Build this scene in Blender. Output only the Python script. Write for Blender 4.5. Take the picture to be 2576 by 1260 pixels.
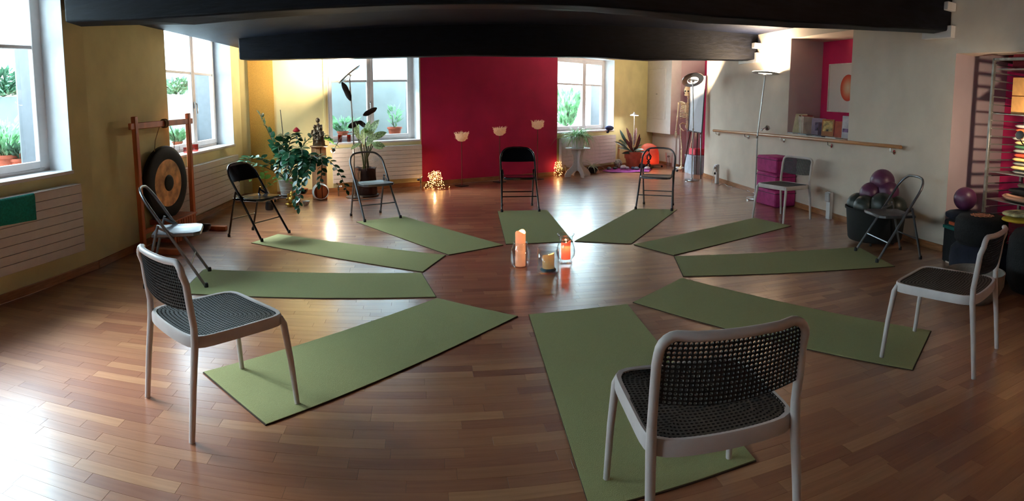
import bpy, bmesh, math, random
from mathutils import Vector, Matrix, Euler
R_ = random.Random(7)
PI = math.pi
sc = bpy.context.scene
for o in list(bpy.data.objects): bpy.data.objects.remove(o)
COL = sc.collection

# ------------------------------------------------------------------ camera
FPX, Y0, PIT, CAMH = 1536.0, 412.0, 0.102, 1.417
cd = bpy.data.cameras.new('camera'); cam = bpy.data.objects.new('camera', cd); COL.objects.link(cam)
cd.type = 'PANO'; cd.panorama_type = 'CENTRAL_CYLINDRICAL'
cd.central_cylindrical_radius = 1.0
cd.central_cylindrical_range_u_min = -1288/FPX; cd.central_cylindrical_range_u_max = 1288/FPX
cd.central_cylindrical_range_v_min = -(1260-Y0)/FPX; cd.central_cylindrical_range_v_max = Y0/FPX
cam.location = (0, 0, CAMH); cam.rotation_euler = (PI/2-PIT, 0, 0)
cd.clip_start = 0.05; cd.clip_end = 200
sc.camera = cam

# ------------------------------------------------------------------ world, exposure
sc.view_settings.view_transform = 'Standard'; sc.view_settings.look = 'None'
sc.view_settings.gamma = 1.0; sc.view_settings.exposure = 1.05
sc.view_settings.use_curve_mapping = False
SKY = 11.0
w = bpy.data.worlds.new('sky'); sc.world = w; w.use_nodes = True
nt = w.node_tree; nt.nodes.clear()
wo = nt.nodes.new('ShaderNodeOutputWorld'); bg = nt.nodes.new('ShaderNodeBackground')
tc = nt.nodes.new('ShaderNodeTexCoord'); sx = nt.nodes.new('ShaderNodeSeparateXYZ'); cr = nt.nodes.new('ShaderNodeValToRGB')
nt.links.new(tc.outputs['Generated'], sx.inputs[0]); nt.links.new(sx.outputs['Z'], cr.inputs[0])
cr.color_ramp.elements[0].position = 0.0; cr.color_ramp.elements[0].color = (0.80, 0.93, 1.0, 1)
cr.color_ramp.elements[1].position = 0.8; cr.color_ramp.elements[1].color = (0.62, 0.84, 1.0, 1)
nt.links.new(cr.outputs[0], bg.inputs[0]); bg.inputs[1].default_value = SKY
nt.links.new(bg.outputs[0], wo.inputs[0])
try:
    sc.cycles.max_bounces = 8; sc.cycles.diffuse_bounces = 4; sc.cycles.glossy_bounces = 4
    sc.cycles.transmission_bounces = 8; sc.cycles.transparent_max_bounces = 12
    sc.cycles.caustics_reflective = False; sc.cycles.caustics_refractive = False
    sc.cycles.sample_clamp_indirect = 6; sc.cycles.use_denoising = True
except Exception: pass

def light(kind, loc, energy, color, size=0.1, aim=None, name='light', spot=None, blend=0.5, shape='DISK', sizey=None):
    l = bpy.data.lights.new(name, kind); l.energy = energy; l.color = color
    if kind == 'AREA':
        l.shape = shape; l.size = size
        if sizey: l.size_y = sizey
    else: l.shadow_soft_size = size
    if kind == 'SPOT': l.spot_size = spot; l.spot_blend = blend
    o = bpy.data.objects.new(name, l); COL.objects.link(o); o.location = loc
    if aim is not None: o.rotation_euler = (Vector(aim)-Vector(loc)).to_track_quat('-Z', 'Y').to_euler()
    return o
# hazy daylight sun coming in from the window side
sl = bpy.data.lights.new('hazy_sun', 'SUN'); sl.energy = 6.5; sl.angle = math.radians(26); sl.color = (0.96, 0.98, 1.0)
so_ = bpy.data.objects.new('hazy_sun', sl); COL.objects.link(so_); so_.rotation_euler = Vector((0.80, -0.30, -0.72)).to_track_quat('-Z', 'Y').to_euler(); so_.location = (-8, 6, 8)

# ------------------------------------------------------------------ measuring helpers (survey of the photograph)
def ray(u, v):
    th = (u-1288)/FPX; vv = (Y0-v)/FPX
    d = (math.sin(th), math.cos(th), vv); c, s = math.cos(PIT), math.sin(PIT)
    return Vector((d[0], c*d[1]+s*d[2], -s*d[1]+c*d[2]))
def F(u, v, z=0.0):
    d = ray(u, v); t = (z-CAMH)/d.z
    return Vector((d.x*t, d.y*t, z))
def AT(u, v, X):
    d = ray(u, v); t = math.hypot(X[0], X[1])/math.hypot(d.x, d.y)
    return Vector((d.x*t, d.y*t, CAMH+d.z*t))
def WS(u, v, A, B, off=0.0):
    A = Vector(A[:2]); B = Vector(B[:2]); t = (B-A).normalized(); n = Vector((-t.y, t.x))
    r = ray(u, v); A2 = A+n*off; k = (n.x*A2.x+n.y*A2.y)/(n.x*r.x+n.y*r.y)
    X = Vector((r.x*k, r.y*k)); return (X-A2).dot(t), CAMH+r.z*k
def WP(u, v, A, B, off=0.0):
    s, z = WS(u, v, A, B, off); A = Vector(A[:2]); B = Vector(B[:2]); t = (B-A).normalized(); n = Vector((-t.y, t.x))
    p = A+n*off+t*s; return Vector((p.x, p.y, z))

# ------------------------------------------------------------------ materials
def lin(c):
    return tuple(((x/255)/12.92 if x/255 <= 0.04045 else ((x/255+0.055)/1.055)**2.4) for x in c)
MATS = {}
def M(name, rgb, rough=0.5, metal=0.0, var=0.06, scale=14.0, bump=0.0, bscale=60.0, emit=None, estr=0.0, spec=0.5, trans=0.0, stretch=None, coat=0.0):
    if name in MATS: return MATS[name]
    m = bpy.data.materials.new(name); m.use_nodes = True; n = m.node_tree; b = n.nodes['Principled BSDF']
    c = lin(rgb)
    t = n.nodes.new('ShaderNodeTexCoord'); mp = n.nodes.new('ShaderNodeMapping'); n.links.new(t.outputs['Object'], mp.inputs[0])
    if stretch: mp.inputs['Scale'].default_value = stretch
    nz = n.nodes.new('ShaderNodeTexNoise'); nz.inputs['Scale'].default_value = scale; nz.inputs['Detail'].default_value = 4
    n.links.new(mp.outputs[0], nz.inputs['Vector'])
    r = n.nodes.new('ShaderNodeValToRGB')
    r.color_ramp.elements[0].position = 0.3; r.color_ramp.elements[1].position = 0.7
    r.color_ramp.elements[0].color = (*[max(0, x*(1-var*2)) for x in c], 1)
    r.color_ramp.elements[1].color = (*[min(1, x*(1+var*2)) for x in c], 1)
    n.links.new(nz.outputs['Fac'], r.inputs[0]); n.links.new(r.outputs[0], b.inputs['Base Color'])
    b.inputs['Roughness'].default_value = rough; b.inputs['Metallic'].default_value = metal
    b.inputs['Specular IOR Level'].default_value = spec
    if coat: b.inputs['Coat Weight'].default_value = coat
    if bump:
        bn = n.nodes.new('ShaderNodeTexNoise'); bn.inputs['Scale'].default_value = bscale; bn.inputs['Detail'].default_value = 3
        n.links.new(mp.outputs[0], bn.inputs['Vector'])
        bp = n.nodes.new('ShaderNodeBump'); bp.inputs['Strength'].default_value = bump; bp.inputs['Distance'].default_value = 0.01
        n.links.new(bn.outputs['Fac'], bp.inputs['Height']); n.links.new(bp.outputs[0], b.inputs['Normal'])
    if emit:
        b.inputs['Emission Color'].default_value = (*lin(emit), 1); b.inputs['Emission Strength'].default_value = estr
    if trans:
        out = n.nodes['Material Output']; mx = n.nodes.new('ShaderNodeMixShader'); tr = n.nodes.new('ShaderNodeBsdfTranslucent')
        mx.inputs[0].default_value = trans; n.links.new(r.outputs[0], tr.inputs[0])
        n.links.new(b.outputs[0], mx.inputs[1]); n.links.new(tr.outputs[0], mx.inputs[2]); n.links.new(mx.outputs[0], out.inputs[0])
    MATS[name] = m; return m
def glass_pane(name, tint=(1, 1, 1), milk=0.0, gloss=0.12):
    m = bpy.data.materials.new(name); m.use_nodes = True; n = m.node_tree; n.nodes.clear()
    out = n.nodes.new('ShaderNodeOutputMaterial'); tr = n.nodes.new('ShaderNodeBsdfTransparent'); gl = n.nodes.new('ShaderNodeBsdfGlossy')
    tr.inputs[0].default_value = (*tint, 1); gl.inputs['Roughness'].default_value = 0.02
    fr = n.nodes.new('ShaderNodeFresnel'); fr.inputs[0].default_value = 1.5
    ge = n.nodes.new('ShaderNodeNewGeometry'); fm = n.nodes.new('ShaderNodeMath'); fm.operation = 'SUBTRACT'; fm.use_clamp = True
    n.links.new(fr.outputs[0], fm.inputs[0]); n.links.new(ge.outputs['Backfacing'], fm.inputs[1])
    mx = n.nodes.new('ShaderNodeMixShader'); n.links.new(fm.outputs[0], mx.inputs[0])
    n.links.new(tr.outputs[0], mx.inputs[1]); n.links.new(gl.outputs[0], mx.inputs[2]); last = mx
    if milk:
        tl = n.nodes.new('ShaderNodeBsdfTranslucent'); tl.inputs[0].default_value = (0.85, 0.93, 0.95, 1)
        m2 = n.nodes.new('ShaderNodeMixShader'); m2.inputs[0].default_value = milk
        n.links.new(mx.outputs[0], m2.inputs[1]); n.links.new(tl.outputs[0], m2.inputs[2]); last = m2
    n.links.new(last.outputs[0], out.inputs[0]); return m
def glass(name, tint=(1, 1, 1), rough=0.0):
    m = bpy.data.materials.new(name); m.use_nodes = True; b = m.node_tree.nodes['Principled BSDF']
    b.inputs['Base Color'].default_value = (*tint, 1); b.inputs['Transmission Weight'].default_value = 1.0
    b.inputs['Roughness'].default_value = rough; b.inputs['IOR'].default_value = 1.45; return m
def thin_glass(name, tint=(1, 1, 1), edge=0.10):
    m = bpy.data.materials.new(name); m.use_nodes = True; n = m.node_tree; n.nodes.clear()
    out = n.nodes.new('ShaderNodeOutputMaterial'); tr = n.nodes.new('ShaderNodeBsdfTransparent'); gl = n.nodes.new('ShaderNodeBsdfGlossy')
    tr.inputs[0].default_value = (*tint, 1); gl.inputs['Roughness'].default_value = 0.03
    lw = n.nodes.new('ShaderNodeLayerWeight'); lw.inputs[0].default_value = 0.5
    pw = n.nodes.new('ShaderNodeMath'); pw.operation = 'POWER'; pw.inputs[1].default_value = 2.6; n.links.new(lw.outputs['Facing'], pw.inputs[0])
    ml = n.nodes.new('ShaderNodeMath'); ml.operation = 'MULTIPLY_ADD'; ml.inputs[1].default_value = 0.7; ml.inputs[2].default_value = 0.05; n.links.new(pw.outputs[0], ml.inputs[0])
    mx = n.nodes.new('ShaderNodeMixShader'); n.links.new(ml.outputs[0], mx.inputs[0])
    n.links.new(tr.outputs[0], mx.inputs[1]); n.links.new(gl.outputs[0], mx.inputs[2]); n.links.new(mx.outputs[0], out.inputs[0]); return m
def emis(name, rgb, s):
    m = bpy.data.materials.new(name); m.use_nodes = True; b = m.node_tree.nodes['Principled BSDF']
    b.inputs['Base Color'].default_value = (*lin(rgb), 1); b.inputs['Emission Color'].default_value = (*lin(rgb), 1)
    b.inputs['Emission Strength'].default_value = s; return m
def parquet(name, island):
    m = bpy.data.materials.new(name); m.use_nodes = True; n = m.node_tree; b = n.nodes['Principled BSDF']
    if island:
        g = n.nodes.new('ShaderNodeNewGeometry'); rnd = g.outputs['Random Per Island']
    else:
        g = n.nodes.new('ShaderNodeObjectInfo'); rnd = g.outputs['Random']
    geo = n.nodes.new('ShaderNodeNewGeometry')
    cm = n.nodes.new('ShaderNodeVectorRotate'); cm.rotation_type = 'Z_AXIS'; cm.inputs['Angle'].default_value = -BOARD
    n.links.new(geo.outputs['Position'], cm.inputs['Vector'])
    ad = n.nodes.new('ShaderNodeVectorMath'); ad.operation = 'ADD'; sca = n.nodes.new('ShaderNodeVectorMath'); sca.operation = 'SCALE'
    cb = n.nodes.new('ShaderNodeCombineXYZ'); n.links.new(rnd, cb.inputs[0]); n.links.new(rnd, cb.inputs[1]); n.links.new(rnd, cb.inputs[2])
    n.links.new(cb.outputs[0], sca.inputs[0]); sca.inputs['Scale'].default_value = 37.0
    n.links.new(cm.outputs[0], ad.inputs[0]); n.links.new(sca.outputs[0], ad.inputs[1])
    mp = n.nodes.new('ShaderNodeMapping'); mp.inputs['Scale'].default_value = (1.6, 22, 1); n.links.new(ad.outputs[0], mp.inputs[0])
    nz = n.nodes.new('ShaderNodeTexNoise'); nz.inputs['Scale'].default_value = 2.2; nz.inputs['Detail'].default_value = 6; nz.inputs['Distortion'].default_value = 0.6
    n.links.new(mp.outputs[0], nz.inputs['Vector'])
    r1 = n.nodes.new('ShaderNodeValToRGB'); e = r1.color_ramp.elements
    e[0].position = 0.0; e[0].color = (*lin((142, 84, 57)), 1); e[1].position = 1.0; e[1].color = (*lin((186, 132, 92)), 1)
    x = r1.color_ramp.elements.new(0.35); x.color = (*lin((158, 100, 68)), 1)
    x = r1.color_ramp.elements.new(0.8); x.color = (*lin((170, 114, 78)), 1)
    n.links.new(rnd, r1.inputs[0])
    r2 = n.nodes.new('ShaderNodeValToRGB'); r2.color_ramp.elements[0].position = 0.3; r2.color_ramp.elements[0].color = (0.78, 0.72, 0.66, 1)
    r2.color_ramp.elements[1].position = 0.62; r2.color_ramp.elements[1].color = (1, 1, 1, 1); n.links.new(nz.outputs['Fac'], r2.inputs[0])
    mu = n.nodes.new('ShaderNodeMix'); mu.data_type = 'RGBA'; mu.blend_type = 'MULTIPLY'; mu.inputs[0].default_value = 0.8
    n.links.new(r1.outputs[0], mu.inputs[6]); n.links.new(r2.outputs[0], mu.inputs[7]); n.links.new(mu.outputs[2], b.inputs['Base Color'])
    b.inputs['Roughness'].default_value = 0.36; b.inputs['Coat Weight'].default_value = 1.0; b.inputs['Coat Roughness'].default_value = 0.24
    bp = n.nodes.new('ShaderNodeBump'); bp.inputs['Strength'].default_value = 0.12; bp.inputs['Distance'].default_value = 0.002
    n.links.new(nz.outputs['Fac'], bp.inputs['Height']); n.links.new(bp.outputs[0], b.inputs['Normal'])
    return m

# ------------------------------------------------------------------ mesh builder
class MB:
    def __init__(s): s.v = []; s.f = []; s.sm = False
    def add(s, vs, fs):
        k = len(s.v); s.v += [tuple(v) for v in vs]; s.f += [tuple(i+k for i in f) for f in fs]; return s
    def xf(s, vs, loc=(0, 0, 0), rot=(0, 0, 0)):
        m = Matrix.Translation(loc) @ Euler(rot).to_matrix().to_4x4(); return [m @ Vector(v) for v in vs]
    def box(s, c, size, rot=(0, 0, 0), ch=0.0):
        x, y, z = size[0]/2, size[1]/2, size[2]/2
        if ch <= 0:
            vs = [(a*x, b*y, d*z) for a in (-1, 1) for b in (-1, 1) for d in (-1, 1)]
            fs = [(0, 1, 3, 2), (4, 6, 7, 5), (0, 4, 5, 1), (2, 3, 7, 6), (0, 2, 6, 4), (1, 5, 7, 3)]
            return s.add(s.xf(vs, c, rot), fs)
        ch = min(ch, x*.9, y*.9, z*.9); vs = []; idx = {}
        for a in (-1, 1):
            for b in (-1, 1):
                for d in (-1, 1):
                    idx[a, b, d] = len(vs)
                    vs += [(a*x, b*(y-ch), d*(z-ch)), (a*(x-ch), b*y, d*(z-ch)), (a*(x-ch), b*(y-ch), d*z)]
        I = lambda a, b, d, k: idx[a, b, d]+k
        fs = []
        def fc(l, flip): fs.append(tuple(l[::-1] if flip else l))
        for a in (-1, 1): fc([I(a, -1, -1, 0), I(a, 1, -1, 0), I(a, 1, 1, 0), I(a, -1, 1, 0)], a < 0)
        for b in (-1, 1): fc([I(-1, b, -1, 1), I(-1, b, 1, 1), I(1, b, 1, 1), I(1, b, -1, 1)], b < 0)
        for d in (-1, 1): fc([I(-1, -1, d, 2), I(1, -1, d, 2), I(1, 1, d, 2), I(-1, 1, d, 2)], d < 0)
        for a in (-1, 1):
            for b in (-1, 1): fc([I(a, b, -1, 0), I(a, b, -1, 1), I(a, b, 1, 1), I(a, b, 1, 0)], a*b < 0)
            for d in (-1, 1): fc([I(a, -1, d, 0), I(a, 1, d, 0), I(a, 1, d, 2), I(a, -1, d, 2)], a*d < 0)
        for b in (-1, 1):
            for d in (-1, 1): fc([I(-1, b, d, 1), I(-1, b, d, 2), I(1, b, d, 2), I(1, b, d, 1)], b*d < 0)
        for a in (-1, 1):
            for b in (-1, 1):
                for d in (-1, 1): fc([I(a, b, d, 0), I(a, b, d, 1), I(a, b, d, 2)], a*b*d < 0)
        return s.add(s.xf(vs, c, rot), fs)
    def bar(s, a, b, wd, ht, ch=0.0, up=(0, 0, 1)):
        a, b = Vector(a), Vector(b); d = b-a; L = d.length; x = d/L; u = Vector(up)
        y = u.cross(x)
        if y.length < 1e-4: y = Vector((0, 1, 0)).cross(x)
        y.normalize(); z = x.cross(y); t = MB(); t.box((0, 0, 0), (L, wd, ht), ch=ch)
        m = Matrix((x, y, z)).transposed(); c = (a+b)/2
        return s.add([m @ Vector(v)+c for v in t.v], t.f)
    def tube(s, pts, r, n=8, closed=False, flat=1.0, cap=True, up=None):
        pts = [Vector(p) for p in pts]; N = len(pts)
        rr = r if isinstance(r, (list, tuple)) else [r]*N; vs = []; fs = []
        pu = None
        for i, p in enumerate(pts):
            if closed: t = (pts[(i+1) % N]-pts[i-1])
            else: t = pts[min(i+1, N-1)]-pts[max(i-1, 0)]
            t.normalize()
            if up is not None: a = Vector(up)-t*Vector(up).dot(t)
            elif pu is None: a = (Vector((0, 0, 1)) if abs(t.z) < 0.9 else Vector((1, 0, 0))); a = a-t*a.dot(t)
            else: a = pu-t*pu.dot(t)
            if a.length < 1e-5: a = Vector((0, 1, 0))-t*t.y
            a.normalize(); pu = a; b = t.cross(a)
            for k in range(n):
                q = 2*PI*k/n; vs.append(p+a*math.cos(q)*rr[i]*flat+b*math.sin(q)*rr[i])
        for i in range(N if closed else N-1):
            j = (i+1) % N
            for k in range(n): l = (k+1) % n; fs.append((i*n+k, i*n+l, j*n+l, j*n+k))
        if cap and not closed: fs.append(tuple(range(n))[::-1]); fs.append(tuple((N-1)*n+k for k in range(n)))
        return s.add(vs, fs)
    def lathe(s, prof, c=(0, 0, 0), n=24, rot=(0, 0, 0), closed=False, cap=True):
        vs = []; fs = []; N = len(prof)
        for r, z in prof:
            for k in range(n): q = 2*PI*k/n; vs.append((r*math.cos(q), r*math.sin(q), z))
        for i in range(N if closed else N-1):
            j = (i+1) % N
            for k in range(n): l = (k+1) % n; fs.append((i*n+k, i*n+l, j*n+l, j*n+k))
        if not closed and cap:
            if prof[0][0] > 1e-4: fs.append(tuple(range(n))[::-1])
            if prof[-1][0] > 1e-4: fs.append(tuple((N-1)*n+k for k in range(n)))
        return s.add(s.xf(vs, c, rot), fs)
    def ball(s, c, r, n=12, m=8, rot=(0, 0, 0), jit=0.0, rng=None):
        rx, ry, rz = r if isinstance(r, (tuple, list)) else (r, r, r); vs = [(0, 0, -rz)]; fs = []
        for i in range(1, m):
            a = -PI/2+PI*i/m
            for k in range(n):
                q = 2*PI*k/n; j = 1+(rng.uniform(-jit, jit) if jit else 0)
                vs.append((rx*math.cos(a)*math.cos(q)*j, ry*math.cos(a)*math.sin(q)*j, rz*math.sin(a)*j))
        vs.append((0, 0, rz)); T = len(vs)-1
        for k in range(n): fs.append((0, 1+(k+1) % n, 1+k))
        for i in range(m-2):
            for k in range(n): l = (k+1) % n; a = 1+i*n; fs.append((a+k, a+l, a+n+l, a+n+k))
        for k in range(n): a = 1+(m-2)*n; fs.append((a+k, a+(k+1) % n, T))
        return s.add(s.xf(vs, c, rot), fs)
    def poly(s, pts, z0, z1):
        n = len(pts); vs = [(p[0], p[1], z0) for p in pts]+[(p[0], p[1], z1) for p in pts]
        fs = [tuple(range(n))[::-1], tuple(range(n, 2*n))]+[(i, (i+1) % n, n+(i+1) % n, n+i) for i in range(n)]
        return s.add(vs, fs)
    def plate(s, pts, th, M4):     # outline in local xy, extruded th along local z, placed with M4
        t = MB(); t.poly(pts, 0, th); return s.add([M4 @ Vector(v) for v in t.v], t.f)
    def mesh(s, name, mat, smooth=False, auto=None):
        me = bpy.data.meshes.new(name); me.from_pydata([tuple(v) for v in s.v], [], s.f); me.update()
        if mat: me.materials.append(mat)
        if smooth:
            me.shade_smooth()
            if auto: me.set_sharp_from_angle(angle=auto)
        return me
    def build(s, name, mat, parent=None, smooth=True, auto=0.7, world=False):
        """world=True: the vertices are world coordinates; a part is brought into its parent's frame, a lone mesh gets its origin at its base"""
        vs = s.v
        if parent is not None:
            if world:
                inv = wm(parent).inverted(); s.v = [inv @ Vector(v) for v in vs]
            o = bpy.data.objects.new(name, s.mesh(name, mat, smooth, auto)); COL.objects.link(o); o.parent = parent; return o
        lo = [min(v[i] for v in vs) for i in range(3)]; hi = [max(v[i] for v in vs) for i in range(3)]
        c = Vector(((lo[0]+hi[0])/2, (lo[1]+hi[1])/2, lo[2])); s.v = [Vector(v)-c for v in vs]
        o = bpy.data.objects.new(name, s.mesh(name, mat, smooth, auto)); COL.objects.link(o); o.location = c; return o
def wm(o):
    m = o.matrix_basis.copy(); p = o.parent
    while p: m = p.matrix_basis @ m; p = p.parent
    return m
def tag(o, label, cat, group=None):
    o['label'] = label; o['category'] = cat
    if group: o['group'] = group
    return o
def thing(name, label, cat, loc=(0, 0, 0), rz=0.0, group=None):
    o = bpy.data.objects.new(name, None); COL.objects.link(o); o.location = loc; o.rotation_euler = (0, 0, rz); o.empty_display_size = 0.1
    return tag(o, label, cat, group)
def struct(o): o['kind'] = 'structure'; return o
def sempty(name, loc=(0, 0, 0), rz=0.0):
    o = bpy.data.objects.new(name, None); COL.objects.link(o); o.location = loc; o.rotation_euler = (0, 0, rz); return struct(o)
def inst(name, me, parent, mtx):
    o = bpy.data.objects.new(name, me); COL.objects.link(o); o.parent = parent; o.matrix_basis = mtx; return o
def copy_tree(o, parent=None):
    c = o.copy(); COL.objects.link(c); c.parent = parent
    for ch in [x for x in KIDS(o)]: copy_tree(ch, c)
    return c
def KIDS(o): return list(o.children)
def arc(a, b, n, f): return [f(a+(b-a)*i/(n-1)) for i in range(n)]
def bez(p0, p1, p2, n=8):
    p0, p1, p2 = Vector(p0), Vector(p1), Vector(p2)
    return [p0*(1-t)**2+p1*2*t*(1-t)+p2*t*t for t in [i/(n-1) for i in range(n)]]

# ------------------------------------------------------------------ palette
BOARD = 0.145
white_paint = M('white_paint', (205, 200, 198), 0.45, var=0.02)
window_white = M('window_white', (214, 208, 206), 0.35, var=0.02)
wall_yellow = M('wall_yellow', (212, 203, 150), 0.85, var=0.05, scale=3, bump=0.15, bscale=120)
wall_cream = M('wall_cream', (224, 212, 160), 0.85, var=0.03, scale=3, bump=0.15, bscale=120)
wall_gold = M('wall_gold', (192, 148, 62), 0.5, 0.15, var=0.14, scale=160, bump=0.5, bscale=160)
wall_mag = M('wall_magenta', (198, 24, 84), 0.75, var=0.05, scale=3, bump=0.12, bscale=120)
wall_beige = M('wall_beige', (208, 190, 172), 0.85, var=0.03, scale=3, bump=0.15, bscale=120)
wall_white = M('wall_white', (214, 208, 202), 0.8, var=0.02, scale=3)
wall_mauve = M('wall_mauve', (190, 168, 170), 0.8, var=0.03, scale=3)
beam_mat = M('beam_navy', (11, 13, 21), 0.55, var=0.35, scale=9, bump=0.3, bscale=9, spec=0.2, stretch=(0.4, 3, 3))
ceil_mat = M('ceiling_navy', (13, 20, 38), 0.65, spec=0.25, var=0.15, scale=5, bump=0.2)
wood_trim = M('baseboard_oak', (150, 100, 62), 0.4, var=0.15, scale=6, stretch=(1, 1, 8))
steel = M('brushed_steel', (170, 168, 166), 0.28, 1.0, var=0.05)
chrome = M('chrome', (200, 200, 200), 0.12, 1.0, var=0.02)
silver = M('silver_paint', (120, 122, 126), 0.3, 0.7, var=0.06, scale=30)
blackmetal = M('black_enamel', (14, 14, 18), 0.22, 0.0, var=0.1, coat=0.4)
blackplastic = M('black_plastic', (20, 22, 24), 0.5, var=0.1)
rubber = M('rubber', (18, 18, 18), 0.7)
chair_white = M('chair_frame_white', (196, 184, 180), 0.4, var=0.03)
perf_mat = M('perforated_grey_plastic', (13, 19, 21), 0.5, var=0.08)
matgreen = M('mat_green_felt', (154, 154, 102), 0.9, var=0.03, scale=200, bump=0.4, bscale=320)
leafgreen = M('leaf_dark_green', (28, 78, 52), 0.32, var=0.25, scale=9, trans=0.12)
leaflight = M('leaf_light_green', (110, 158, 70), 0.5, var=0.2, scale=20, trans=0.3)
leafspider = M('leaf_spider', (150, 186, 130), 0.5, var=0.35, scale=30, trans=0.35)
leafvar = M('leaf_variegated', (150, 172, 120), 0.45, var=0.4, scale=40, trans=0.25)
leafmaroon = M('leaf_maroon', (78, 34, 30), 0.45, var=0.4, scale=40, trans=0.15)
stemgreen = M('stem_green', (54, 66, 36), 0.5, var=0.2)
terracotta = M('terracotta', (188, 92, 66), 0.8, var=0.1, scale=10, bump=0.1)
ceramic = M('white_ceramic', (214, 212, 206), 0.25, var=0.03)
copperglow = M('copper_inside', (224, 116, 52), 0.45, 0.0, var=0.15)
gold = M('gold_leaf', (196, 152, 68), 0.35, 0.7, var=0.25, scale=30, bump=0.4)
bronze = M('bronze', (122, 98, 76), 0.38, 0.5, var=0.25, scale=20)
bone = M('bone', (206, 184, 148), 0.5, var=0.12, scale=20)
pink_stuff = M('magenta_felt', (172, 46, 112), 0.85, var=0.1, bump=0.2)
purple_ball = M('purple_rubber', (92, 46, 78), 0.4, var=0.15, scale=6)
grey_ball = M('dark_grey_rubber', (46, 52, 48), 0.42, var=0.15, scale=6)
dark_cloth = M('dark_cloth', (18, 22, 38), 0.9, var=0.3, scale=8, bump=0.4)
black_cloth = M('black_cloth', (14, 13, 15), 0.9, var=0.3, bump=0.3)
wood_red = M('red_beech', (190, 104, 58), 0.45, var=0.2, scale=6, stretch=(1, 1, 0.15))
wood_pale = M('pale_wood', (218, 160, 114), 0.45, var=0.15, scale=6, stretch=(1, 1, 0.12))
rail_wood = M('rail_wood', (176, 118, 68), 0.32, var=0.15, scale=5, stretch=(1, 0.1, 1))
clear_pane = glass_pane('window_glass', (0.93, 0.98, 0.99))
milky_pane = glass_pane('frosted_glass', (0.9, 0.97, 0.98), milk=0.55)
clear_glass = thin_glass('clear_glass', (0.97, 0.98, 0.98)); amber_glass = thin_glass('amber_glass', (0.75, 0.30, 0.12)); pink_glass = thin_glass('pink_glass', (0.85, 0.45, 0.42))
plaster_out = M('garden_wall_plaster', (156, 162, 160), 0.9, var=0.06, scale=3, bump=0.2)
soil = M('soil', (52, 40, 30), 0.95, var=0.3, scale=30, bump=0.8)
WARM = (1.0, 0.74, 0.45); WARM2 = (1.0, 0.80, 0.57)

# ================================================================== ROOM SHELL
P0 = (-3.50, -2.6); P1 = (-3.56, 4.30); P2 = (-4.05, 8.55); M0 = (-1.52, 10.153); P3 = (0.86, 11.66); P4 = (3.33, 14.22)
P5 = (3.66, 13.0); P6 = (4.2, 13.0); P7 = (4.25, 11.35); P8 = (3.71, 11.35); P9 = (4.15, 4.75); P10 = (4.95, 4.78)
P11 = (4.95, 2.3); P12 = (4.3, 2.3); P13 = (4.45, -2.6)
def frame_of(A, B):
    A = Vector(A); B = Vector(B); t = (B-A).normalized(); n = Vector((-t.y, t.x)); return A, B, t, n
def wall(name, A, B, mat, holes=(), th=0.6, z1=3.1, z0=0.0, e0=0.0, e1=0.0, build=True, mb=None):
    A, B, t, n = frame_of(A, B); L = (B-A).length
    S = sorted(set([-e0, L+e1]+[h[0] for h in holes]+[h[1] for h in holes])); mb = mb or MB()
    rz = math.atan2(t.y, t.x)
    for a, b in zip(S[:-1], S[1:]):
        zs = [(z0, z1)]
        for h in holes:
            if h[0] <= a+1e-6 and h[1] >= b-1e-6: zs = [(z0, h[2]), (h[3], z1)]
        for lo, hi in zs:
            if hi-lo < 1e-4: continue
            c = A+t*(a+b)/2+n*th/2; mb.box((c.x, c.y, (lo+hi)/2), (b-a, th, hi-lo), (0, 0, rz))
    if build: return struct(mb.build(name, mat, smooth=False))
    return mb
W1 = (P0, P1); W2 = (P1, P2); W3 = (P2, P3); W4 = (P3, P4)
s1 = WS(182, 431, P0, P1)
h7 = (0.25, s1[0]-4.6, 0.10, 2.42); s2a = WS(420, 240, P1, P2)[0]; s2b = WS(582, 200, P1, P2); z2 = WS(585, 371, P1, P2)[1]
h1 = (s1[0]-1.62, s1[0], 0.93, 2.68); h0 = (s1[0]-4.3, s1[0]-2.5, 0.10, 2.42)
h2 = (s2a, s2b[0], 0.86, 2.585)
s3a = WS(826, 300, P2, P3)[0]; s3b = WS(1057, 300, P2, P3)[0]; h3 = (s3a, s3b, WS(1057, 353, P2, P3)[1], 2.40)
s4a = 0.0; s4b = WS(1545, 250, P3, P4)[0]; h4 = (s4a+0.005, s4b, WS(1545, 328, P3, P4)[1], WS(1500, 147, P3, P4, 0.1)[1])
sM = WS(1060, 300, P2, P3)[0]; LM_ = (Vector(P3)-Vector(P2)).length
wall('wall_left', P0, P1, wall_yellow, [h0, h1], e0=0.3)
wall('wall_left_far', P1, P2, wall_yellow, [h2], e1=0.3)
wall('wall_back_left', P2, M0, wall_cream, [h3], e0=0.3)
wall('wall_back_magenta', M0, P3, wall_mag, [])
wall('wall_back_right', P3, P4, wall_yellow, [h4], e1=0.3)
wall('wall_right_far', P4, P5, wall_white, th=0.3, e0=0.3)
wall('wall_alcove_side', P5, P6, wall_mauve, th=0.3)
wall('wall_alcove_back', P6, P7, wall_mag, th=0.2, e0=0.2, e1=0.2)
wall('wall_alcove_near', P7, P8, wall_mauve, th=-0.0001) if False else None
# right wall with the book niche (0.56 m deep)
n0 = WS(1985, 220, P8, P9)[0]; n1 = WS(2140, 210, P8, P9)[0]
zn0 = WS(2133, 349, P8, P9)[1]-0.02; zn1 = 2.42
LR = (Vector(P9)-Vector(P8)).length
hn = (n0, n1+0.16, zn0, zn1)
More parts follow.
